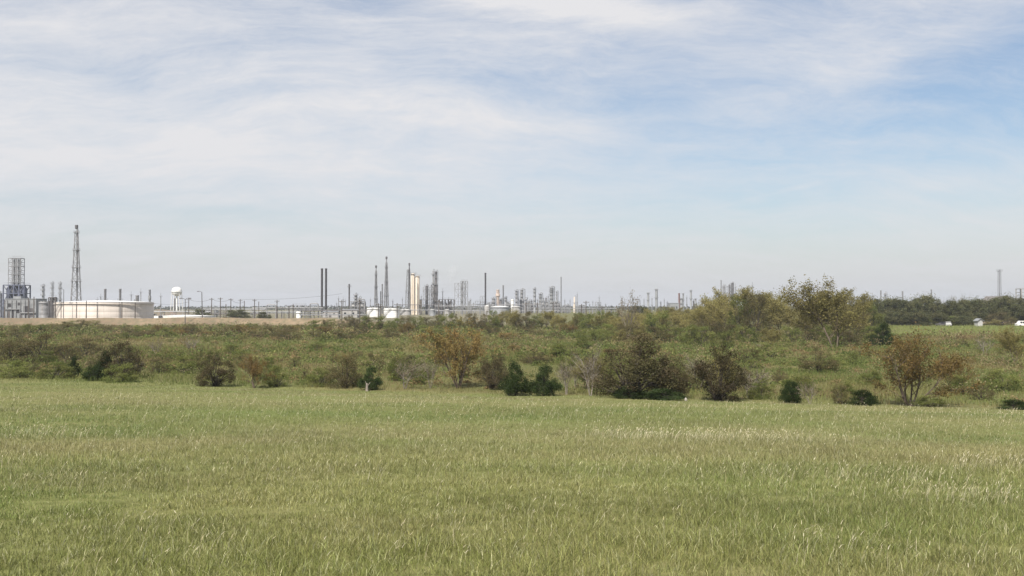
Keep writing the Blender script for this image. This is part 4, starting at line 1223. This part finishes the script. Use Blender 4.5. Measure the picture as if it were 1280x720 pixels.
# a faint puff of steam over the open frame
def steam():
    d = 880; m, nt, out = new_mat('steam')
    v = N(nt, 'ShaderNodeVolumePrincipled', ins={'Color': (1, 1, 1, 1), 'Density': 0.03}); v.inputs['Density Attribute'].default_value = ''
    nt.links.new(v.outputs[0], out.inputs['Volume'])
    mb = MB(); prof = [(0.3, 0), (1.3, 1.5), (2.2, 4), (3.6, 6), (3.1, 8), (4.4, 10.5), (4.0, 13), (2.6, 15), (0.5, 16)]
    mb.lathe(prof, 20)
    mb.v = [(x * (0.7 + 0.6 * float(vnoise(x * 3 + z, y * 3 + z, 4, 8))) + (z * 0.18 - 1.5), y * 0.8, z) for x, y, z in mb.v]
    o = mb.build('steam_plume', m); o.location = (X(565, d), d, Z(353, d)); tag(o, 'faint white steam puff above the open frame', kind='stuff')
steam()
# --- middle right
stack(622.3, 362, 980, 4.0, 'faded pink stack with wide collar right of the black stack', 'pink', (), 1.15, cap=0.70)
stack(629.0, 356.5, 990, 1.7, 'slim grey stack right of the pink stack', 'steel', (0.5,))
column(617, 372.5, 970, 4.6, 'short fat grey column left of the pink stack', 'steel', plats=(0.7, 0.97))
column(626, 374, 960, 3.2, 'short grey column between the pink and slim grey stacks', 'dark', plats=(0.97,))
column(632, 371.5, 975, 3.0, 'short grey column right of the slim grey stack', 'steel', plats=(0.8, 0.97))
tank(613, 637, 383.6, 820, 'wide white dome roof on a grey shell below the pink stack', 'galv', 0.12, stair=False)
tank(605.5, 612, 382.5, 800, 'small white dome just right of the lone black stack', 'concrete', 0.3, stair=False, rim=False)
tank(640, 651, 383.2, 800, 'pale tank right of the wide white dome', 'concrete', 0.1, stair=False)
tank(638.5, 642.3, 374, 900, 'upright white cylinder above the white tank', 'white', 0.1, stair=False, name='white_vessel', cat='vessel')
column(645.7, 363, 1000, 3, 'grey column left of the fat blue-grey column', 'steel')
column(652.4, 362, 1010, 5.6, 'fat blue-grey column with a narrow neck', 'steel', neck=0.55)
column(657, 373, 990, 3, 'short grey column right of the necked column', 'steel', plats=(0.9,))
column(661.8, 375, 1000, 2.4, 'short pale column left of the ringed column', 'galv', plats=(0.9,))
column(668.2, 360.5, 1040, 2.7, 'slim ringed grey column above the pipe rack', 'galv')
column(675.4, 367, 1030, 3.6, 'grey column with wide capped head', 'galv', plats=(0.6, 0.8, 0.97))
column(682.5, 372, 1020, 2.2, 'small dark column left of the fattest grey column', 'dark', plats=(0.7,))
column(689.5, 359, 1030, 4.8, 'fattest tall grey column ringed with platforms', 'galv', plats=(0.25, 0.4, 0.55, 0.7, 0.82, 0.9, 0.98))
column(696, 364.5, 1050, 2.5, 'grey column right of the fattest grey column', 'steel', neck=0.6)
stack(701.4, 346, 1040, 1.3, 'tallest thin bare stack right of the grey columns', 'steel', ())
mast(706, 373, 1060, 'low thin mast right of the tallest thin stack', 1.2)
column(709, 381, 1000, 3, 'stubby grey column right of the tallest thin stack', 'steel', plats=(0.9,))
mast(712.6, 373.5, 1060, 'thin mast left of the tan spire', 1.1)
column(718, 371, 1080, 2.8, 'tan pointed spire column between two thin masts', 'cream', neck=0.5, plats=(0.6,))
mast(721.6, 364.5, 1080, 'thin tall mast right of the tan spire', 1.0)
mast(749, 369, 900, 'wire mast with crosspiece left of the leafless tree', 1.0)
frame(744, 751, 378, 900, 2, 3, 'thin grey frame at the foot of the wire mast', 'steel', 0.25)
rack(700, 770, 385.5, 900, 'low grey pipe rack behind the scrub under the wire mast', 5)
for a, b, yt, lab in ((657, 667, 377, 'low grey frame left of the slim ringed column'), (676, 687, 375.5, 'low grey frame left of the fattest grey column'), (692, 700, 377, 'low grey frame right of the fattest grey column'), (609, 616, 378, 'low grey frame left of the short fat column'), (633, 640, 377, 'low grey frame left of the upright white cylinder'), (702, 712, 382, 'low grey frame right of the tallest thin stack'), (722, 731, 383, 'low grey frame right of the tan spire')):
    frame(a, b, yt, 985, 3, 3, lab, 'steel', 0.4, vessels=((0.3, 1.3, 0, 0.98), (0.75, 1.4, 0, 0.9)), vmat=random.choice(('galv', 'steel', 'pale')))
for px, yt, w, lab in ((648.6, 371, 1.2, 'thin mast between two grey columns, left of the necked column'), (659.5, 369, 1.1, 'thin mast above the low frame left of the ringed column'), (664.8, 373.5, 1.6, 'stub stack just left of the ringed column'), (672, 372, 1.3, 'thin mast between ringed and capped columns'), (679.5, 369.5, 1.3, 'thin mast right of the capped column'), (685.5, 367, 1.0, 'hair-thin mast left of the fattest column'), (737, 379, 1.3, 'short mast between dark pole and wire mast'), (741, 375, 1.0, 'thin mast just left of the wire mast'), (757, 379, 1.4, 'short mast right of the wire mast'), (764, 381, 1.6, 'stub mast farther right of the wire mast'),
                       (805, 372, 1.2, 'thin mast left of the pale stack pair'), (815, 370, 1.1, 'thin mast between the pale stack pair'), (834, 376, 1.5, 'stub mast left of the grey hall'), (858.5, 369, 1.3, 'thin mast between the two pale columns'), (866.8, 374, 2.2, 'stub column right of the tall pale column'), (873.5, 375.5, 1.3, 'short mast left of the lone short column'), (884, 373, 1.4, 'thin mast left end of the skyline cluster'), (894, 366, 1.2, 'mast just left of the skyline cluster'), (925, 360, 1.1, 'mast right of the skyline cluster'),
                       (588.5, 372, 1.1, 'thin mast right of the tall open frame'), (592, 377, 1.3, 'stub mast right of the open frame'), (561, 371, 1.1, 'thin mast above the long low dark frame'), (537, 365, 1.2, 'thin mast inside the dark column group'), (526.5, 367, 1.1, 'thin mast right of the cream columns'), (503, 371, 1.2, 'thin mast left of the two-legged frame'), (491, 374, 1.2, 'thin mast right of the tallest flare tower'), (463, 372, 1.2, 'thin mast left of the shorter flare tower'), (457, 377, 1.4, 'stub mast at the right of the looped-pipe unit')):
    mast(px, yt, 960, lab, w, random.choice(('steel', 'dark', 'steel')))
# --- far right skyline
lamp(800, 375, 420, 'small lamp pole right of the leafless tree', 1)
for px, yt, w, lab, mt, nk in ((810.2, 365.5, 2.8, 'pale stack, left of the stack pair right of the leafless tree', 'galv', None), (820.6, 360.8, 3.2, 'taller pale column with bracket, right of the pale pair', 'galv', None), (854, 366.3, 1.9, 'pale column right of the red-topped stack', 'galv', None),
                           (863.6, 362.3, 2.4, 'tall pale column between red-topped stack and skyline cluster', 'galv', None), (851.5, 372.5, 2.6, 'short pale column between red and pale columns', 'galv', None), (869.5, 373, 3.6, 'short blunt column right of the tall pale column', 'galv', 0.6), (877.8, 371.3, 2.2, 'lone short column left of the skyline cluster', 'steel', None)):
    column(px, yt, 1150, w, lab, mt, plats=(0.6, 0.95), neck=nk, pipe=False)
stack(849, 366.5, 1150, 2.2, 'rust-red stack among the far pale columns', 'redsteel')
mast(826, 376, 1100, 'short mast right of the taller pale column', 1.6, 'dark'); mast(830.3, 372.5, 1100, 'thin mast right of the short mast', 1.2, 'steel')
hall(836, 848, 378.5, 1100, 'grey hall among trees left of the red stack', 'galv')
stack(901.4, 350, 1300, 1.3, 'thin grey stack, left end of the skyline cluster', 'steel')
column(904.6, 356, 1300, 2.6, 'pale column, second from left in the skyline cluster', 'steel', plats=(0.9,))
frame(906, 912, 357.5, 1310, 2, 7, 'see-through frame inside the skyline cluster', 'steel', 0.3, floors=False)
column(912, 355.5, 1290, 2.5, 'dark column in the middle of the skyline cluster', 'dark', plats=(0.9,))
column(915.6, 353.3, 1295, 2.9, 'dark tallest column of the skyline cluster', 'dark', plats=(0.8, 0.97))
mast(919.5, 354, 1300, 'thin mast at the right end of the skyline cluster', 1.3)
mast(940.6, 352, 1280, 'lone thin mast above the broad olive tree', 1.6)
frame(1074, 1092, 373, 800, 5, 2, 'low open steel frame right of the tallest tree', 'steel', 0.35, z0=0, vessels=((0.6, 1.6, 0.3, 0.97), (0.8, 1.6, 0.3, 0.97)), vmat='steel')
for px, yt, w, lab in ((1101, 363, 1.6, 'thin stack right of the low open steel frame'), (1128.2, 364, 1.8, 'short stack above the dark treeline'), (1164.2, 361.8, 1.5, 'slim stack in the middle of the dark treeline')): stack(px, yt, 900, w, lab, 'steel')
column(1106.6, 366, 900, 2.4, 'grey column beside the thin stack over the treeline', 'steel', plats=(0.9,))
lattice(1249.5, 338, 700, 2.4, 3.0, 'thin braced radio mast above the right treeline', 'dark', None, False, (0.985,), name='radio_mast', cat='mast', t=0.10, frac=1.0)
frame(1273.5, 1296, 361, 900, 4, 7, 'grey multi-level concrete block at the right picture edge', 'concrete', 0.7, brace=False, name='multilevel_block', cat='building')


# --- house, shed and vehicles by the far field
def gable(px, d, w, l, wall_h, ridge_h, rz, label, name, wmat, rmat, cat, win=2):
    o = thing(name, label, cat, (X(px, d), d, 0), None, rz)
    m = MB(); W, L = w / 2, l / 2
    m.add([(-W, -L, 0), (W, -L, 0), (W, L, 0), (-W, L, 0), (-W, -L, wall_h), (W, -L, wall_h), (W, L, wall_h), (-W, L, wall_h), (0, -L, ridge_h), (0, L, ridge_h)],
          [(0, 1, 5, 8, 4), (2, 3, 7, 9, 6), (1, 2, 6, 5), (3, 0, 4, 7), (0, 3, 2, 1)]); m.build('wall', wmat, o)
    e = 0.35; k = (ridge_h - wall_h) / W; r = MB()
    for s in (-1, 1):
        a = [(s * (W + e), -L - e, wall_h - e * k + 0.02), (0, -L - e, ridge_h + 0.02), (0, L + e, ridge_h + 0.02), (s * (W + e), L + e, wall_h - e * k + 0.02)]
        b = [(x, y, z + 0.16) for x, y, z in a]; r.add(a + b, [(0, 1, 2, 3), (4, 7, 6, 5), (0, 4, 5, 1), (1, 5, 6, 2), (2, 6, 7, 3), (3, 7, 4, 0)])
    r.build('roof', rmat, o)
    MB().box(-0.45, 0.45, -L - 0.06, -L + 0.05, 0, 2.0).build('door', 'dark' if win > 1 else 'pale', o)
    for i in range(win):
        x = -W * 0.55 + i * W * 1.1 / max(1, win - 1)
        if win > 1:
            f = MB().box(x - 0.55, x + 0.55, -L - 0.05, -L + 0.05, wall_h * 0.6, wall_h * 0.6 + 1.3).build('window', 'white', o)
            MB().box(x - 0.45, x + 0.45, -L - 0.08, -L - 0.052, wall_h * 0.6 + 0.1, wall_h * 0.6 + 1.2).build('pane', 'glass', f)
    return o


gable(1223, 337, 1.9, 1.7, 1.9, 2.5, R(12), 'small white shed with peaked roof before the dark treeline', 'shed', 'pale', 'galv', 'shed', 1)
gable(1246, 396, 9.5, 9, 7.0, 10.6, R(30), 'tan house with grey peaked roof half hidden in the right treeline', 'house', 'tanwall', 'roof', 'house', 3)


def vehicle(px, d, L, H, label, name, prof, wins, mat='white', rz=0.0):
    """side-on car or van: extruded side outline, glass, four wheels, lamps"""
    o = thing(name, label, name, (X(px, d), d, 0.0), None, rz); w = 0.9
    vs = [(x * L - L / 2, -w * (1 if z < 0.6 else 0.9), z * H) for x, z in prof] + [(x * L - L / 2, w * (1 if z < 0.6 else 0.9), z * H) for x, z in prof]
    n = len(prof); MB().add(vs, [tuple(range(n)), tuple(range(2 * n - 1, n - 1, -1))] + [((i + 1) % n, i, n + i, n + (i + 1) % n) for i in range(n)]).build('body', mat, o)
    for a, b, z0, z1 in wins:
        MB().box(a * L - L / 2, b * L - L / 2, -w * 0.9 - 0.1, w * 0.9 + 0.1, z0 * H, z1 * H).build('window', 'glass', o)
    for x in (-L * 0.31, L * 0.31):
        for y in (-w, w):
            t = MB().tube((x, y - 0.11, 0.33), (x, y + 0.11, 0.33), 0.33, n=16).build('wheel', 'rubber', o)
            MB().tube((x, y - 0.125, 0.33), (x, y + 0.125, 0.33), 0.19, n=12).build('hub', 'galv', t)
    for y in (-0.6, 0.6): MB().box(-L / 2 - 0.03, -L / 2 + 0.05, y - 0.15, y + 0.15, 0.42 * H, 0.52 * H).build('headlight', 'pale', o)
    return o


vehicle(1279.5, 330, 5.2, 1.95, 'white van parked side-on at the right picture edge', 'van', [(0.0, 0.2), (1, 0.2), (1, 0.9), (0.97, 1), (0.22, 1), (0.1, 0.6), (0.0, 0.52)], [(0.2, 0.32, 0.6, 0.86), (0.35, 0.56, 0.6, 0.86), (0.59, 0.76, 0.6, 0.86), (0.79, 0.94, 0.6, 0.86)])
vehicle(1184.8, 338, 4.4, 1.5, 'white car parked end-on in the shade of the treeline', 'car', [(0, 0.22), (1, 0.22), (1, 0.6), (0.88, 0.66), (0.74, 1), (0.34, 1), (0.2, 0.66), (0, 0.58)], [(0.26, 0.5, 0.66, 0.93), (0.53, 0.76, 0.66, 0.93)], mat='pale', rz=R(72))
vehicle(1178.5, 341, 4.5, 1.4, 'dark car parked side-on left of the white car', 'car', [(0, 0.22), (1, 0.22), (1, 0.6), (0.88, 0.66), (0.74, 1), (0.34, 1), (0.2, 0.66), (0, 0.58)], [(0.26, 0.5, 0.66, 0.93), (0.53, 0.76, 0.66, 0.93)], mat='dark')

# far woods along the horizon, one mass
def far_woods():
    P = []
    n = 26000
    x = rng.uniform(-1900, 1900, n); y = 1700 + rng.random(n) ** 1.3 * 900
    hh = 3.5 + 3 * vnoise(x, y, 60, 80) + 2 * vnoise(x, y, 17, 81)
    c = np.stack([x, y, rng.random(n) * hh], -1)
    v, q = leaf_quads(c, 1.6 + 1.2 * rng.random(n), 0.2)
    col = np.repeat(lerp((0.035, 0.045, 0.020), (0.065, 0.060, 0.030), rng.random(n)), 4, 0)
    o = bpy.data.objects.new('distant_woods', arr_mesh('distant_woods', v, q, col, grass_mat('distant_leaves', 0.15))); COL.objects.link(o)
    tag(o, 'far dark woods along the horizon behind the plant', 'woods', kind='stuff')
far_woods()

# ------------------------------------------------------------------ air
def haze(density):
    m, nt, out = new_mat('hazy_air')
    v = N(nt, 'ShaderNodeVolumePrincipled', ins={'Color': (0.90, 0.94, 1.0, 1), 'Density': density, 'Anisotropy': 0.2})
    v.inputs['Density Attribute'].default_value = ''
    nt.links.new(v.outputs[0], out.inputs['Volume'])
    o = MB().box(-2900, 2900, -90, 4800, -1.6, 66).build('haze', m); tag(o, 'thin pale haze in the air over the whole plain', 'haze', kind='stuff')
HAZE = 0.00015
haze(HAZE)

# ------------------------------------------------------------------ light and sky
SUN_EL, SUN_AZ = R(50), R(-156)      # azimuth from +Y (view direction) clockwise: behind left
sd = Vector((math.sin(SUN_AZ) * math.cos(SUN_EL), math.cos(SUN_AZ) * math.cos(SUN_EL), math.sin(SUN_EL)))
L = bpy.data.lights.new('sun', 'SUN'); L.energy = 4.4; L.angle = R(1.5); L.color = (1.0, 0.95, 0.87)
lo = bpy.data.objects.new('sun', L); COL.objects.link(lo); lo.rotation_euler = sd.to_track_quat('Z', 'Y').to_euler(); lo.location = (0, 0, 60)

w = bpy.data.worlds.new('World'); sc.world = w; w.use_nodes = True
nt = w.node_tree
for n_ in list(nt.nodes): nt.nodes.remove(n_)
out = N(nt, 'ShaderNodeOutputWorld'); bg = N(nt, 'ShaderNodeBackground', ins={'Strength': 0.12})
sky = N(nt, 'ShaderNodeTexSky', sky_type='NISHITA', sun_disc=False, sun_elevation=SUN_EL, sun_rotation=SUN_AZ, altitude=0, air_density=1.0, dust_density=1.2, ozone_density=1.3)
tc = N(nt, 'ShaderNodeTexCoord'); gen = tc.outputs['Generated']
s3 = N(nt, 'ShaderNodeSeparateXYZ'); nt.links.new(gen, s3.inputs[0])
dx, dy, dz = s3.outputs
az = mathn(nt, 'ARCTAN2', dx, dy); el = mathn(nt, 'ARCSINE', dz)
# cloud sheet: the view direction projected on a level layer
den = mathn(nt, 'ADD', mathn(nt, 'MAXIMUM', dz, 0.0), 0.30)
px_ = mathn(nt, 'DIVIDE', dx, den); py_ = mathn(nt, 'DIVIDE', dy, den)
cv = N(nt, 'ShaderNodeCombineXYZ'); nt.links.new(px_, cv.inputs[0]); nt.links.new(py_, cv.inputs[1])
wn = N(nt, 'ShaderNodeTexNoise', ins={'Scale': 1.6, 'Detail': 4}); nt.links.new(cv.outputs[0], wn.inputs['Vector'])
wv = N(nt, 'ShaderNodeVectorMath', operation='MULTIPLY_ADD'); nt.links.new(wn.outputs['Color'], wv.inputs[0]); wv.inputs[1].default_value = (0.40, 0.40, 0); nt.links.new(cv.outputs[0], wv.inputs[2])
soft = noise(nt, wv.outputs[0], 1.7, 8, 0.62)
mp = N(nt, 'ShaderNodeMapping', ins={'Rotation': (0, 0, R(-32)), 'Scale': (0.55, 2.3, 1)}); nt.links.new(wv.outputs[0], mp.inputs['Vector'])
streak = noise(nt, mp.outputs['Vector'], 2.6, 12, 0.70)
mp2 = N(nt, 'ShaderNodeMapping', ins={'Rotation': (0, 0, R(-25)), 'Scale': (1.0, 1.9, 1)}); nt.links.new(wv.outputs[0], mp2.inputs['Vector'])
fine = noise(nt, mp2.outputs['Vector'], 6.5, 12, 0.74)


def blob(px, py, sx, sy, amp, rot=0.0):
    """soft bump of cloud cover round one direction of the sky"""
    a = math.atan((px - 640) / F); e = math.atan((HY - py) / F)
    u = mathn(nt, 'SUBTRACT', az, a); v = mathn(nt, 'SUBTRACT', el, e)
    if rot:
        c, s = math.cos(R(rot)), math.sin(R(rot))
        u2 = mathn(nt, 'ADD', mathn(nt, 'MULTIPLY', u, c), mathn(nt, 'MULTIPLY', v, s))
        v2 = mathn(nt, 'SUBTRACT', mathn(nt, 'MULTIPLY', v, c), mathn(nt, 'MULTIPLY', u, s)); u, v = u2, v2
    u = mathn(nt, 'MULTIPLY', u, F / sx); v = mathn(nt, 'MULTIPLY', v, F / sy)
    r = mathn(nt, 'ADD', mathn(nt, 'MULTIPLY', u, u), mathn(nt, 'MULTIPLY', v, v))
    return mathn(nt, 'MULTIPLY', mathn(nt, 'EXPONENT', mathn(nt, 'MULTIPLY', r, -1.0)), amp)


cov = mathn(nt, 'ADD', mathn(nt, 'MULTIPLY', soft, 1.0), mathn(nt, 'MULTIPLY', streak, 1.15))
cov = mathn(nt, 'ADD', cov, mathn(nt, 'MULTIPLY', fine, 0.95))
cov = mathn(nt, 'SUBTRACT', cov, 1.25)
for b in ((150, 190, 560, 110, 0.42), (130, 40, 300, 60, 0.26), (560, 120, 240, 100, 0.10), (690, 4, 190, 24, 0.50, -6), (800, 20, 90, 20, 0.25, -10),
          (110, 108, 95, 20, -0.24, -8), (355, 62, 80, 20, -0.22), (190, 268, 330, 12, -0.26, -2), (470, 10, 70, 16, -0.20), (590, 95, 70, 20, -0.14), (900, 42, 110, 22, -0.16, 10),
          (1060, 185, 330, 80, -0.34, 6), (780, 118, 90, 18, -0.18), (1230, 120, 140, 60, -0.22), (1000, 265, 330, 26, -0.16), (1120, 85, 220, 20, 0.20, 16), (1200, 240, 150, 12, 0.16, 8), (700, 160, 170, 24, 0.18)):
    cov = mathn(nt, 'ADD', cov, blob(*b))
# a thin old condensation trail
cov = mathn(nt, 'ADD', cov, blob(985, 243, 85, 2.6, 0.16, 12.5))
mask = ramp(nt, cov, -0.20, 0.86)
low = mathn(nt, 'EXPONENT', mathn(nt, 'MULTIPLY', mathn(nt, 'MAXIMUM', dz, 0.0), -15.0))
lowm = mathn(nt, 'MULTIPLY', low, 0.85)
mask = mathn(nt, 'MULTIPLY', mask, 0.96)
CLOUD = (3.70, 3.66, 3.72)
skyc = mixc(nt, 1.0, sky.outputs[0], (0.565, 0.56, 0.565), 'MULTIPLY')
colr = mixc(nt, mask, skyc, CLOUD)
colr = mixc(nt, lowm, colr, (2.95, 3.00, 3.20))   # distance veil towards the horizon
nt.links.new(colr, bg.inputs[0]); nt.links.new(bg.outputs[0], out.inputs[0])

# ------------------------------------------------------------------ camera and output
cam = bpy.data.cameras.new('camera'); cam.sensor_width = 36; cam.lens = F / 1280 * 36; cam.clip_end = 12000; cam.clip_start = 0.1
co = bpy.data.objects.new('camera', cam); COL.objects.link(co)
co.location = (0, 0, CZ); co.rotation_euler = (R(90) + math.atan((HY - 360) / F), 0, 0)
sc.camera = co
sc.view_settings.view_transform = 'Standard'; sc.view_settings.look = 'None'; sc.view_settings.gamma = 1.0; sc.view_settings.exposure = 0.88; sc.view_settings.use_curve_mapping = False
sc.render.engine = 'CYCLES'
cy = sc.cycles; cy.filter_width = 1.5; cy.max_bounces = 6; cy.diffuse_bounces = 2; cy.glossy_bounces = 2; cy.transmission_bounces = 4; cy.transparent_max_bounces = 4; cy.volume_bounces = 0
cy.use_denoising = True; cy.denoiser = 'OPENIMAGEDENOISE'; cy.use_adaptive_sampling = False
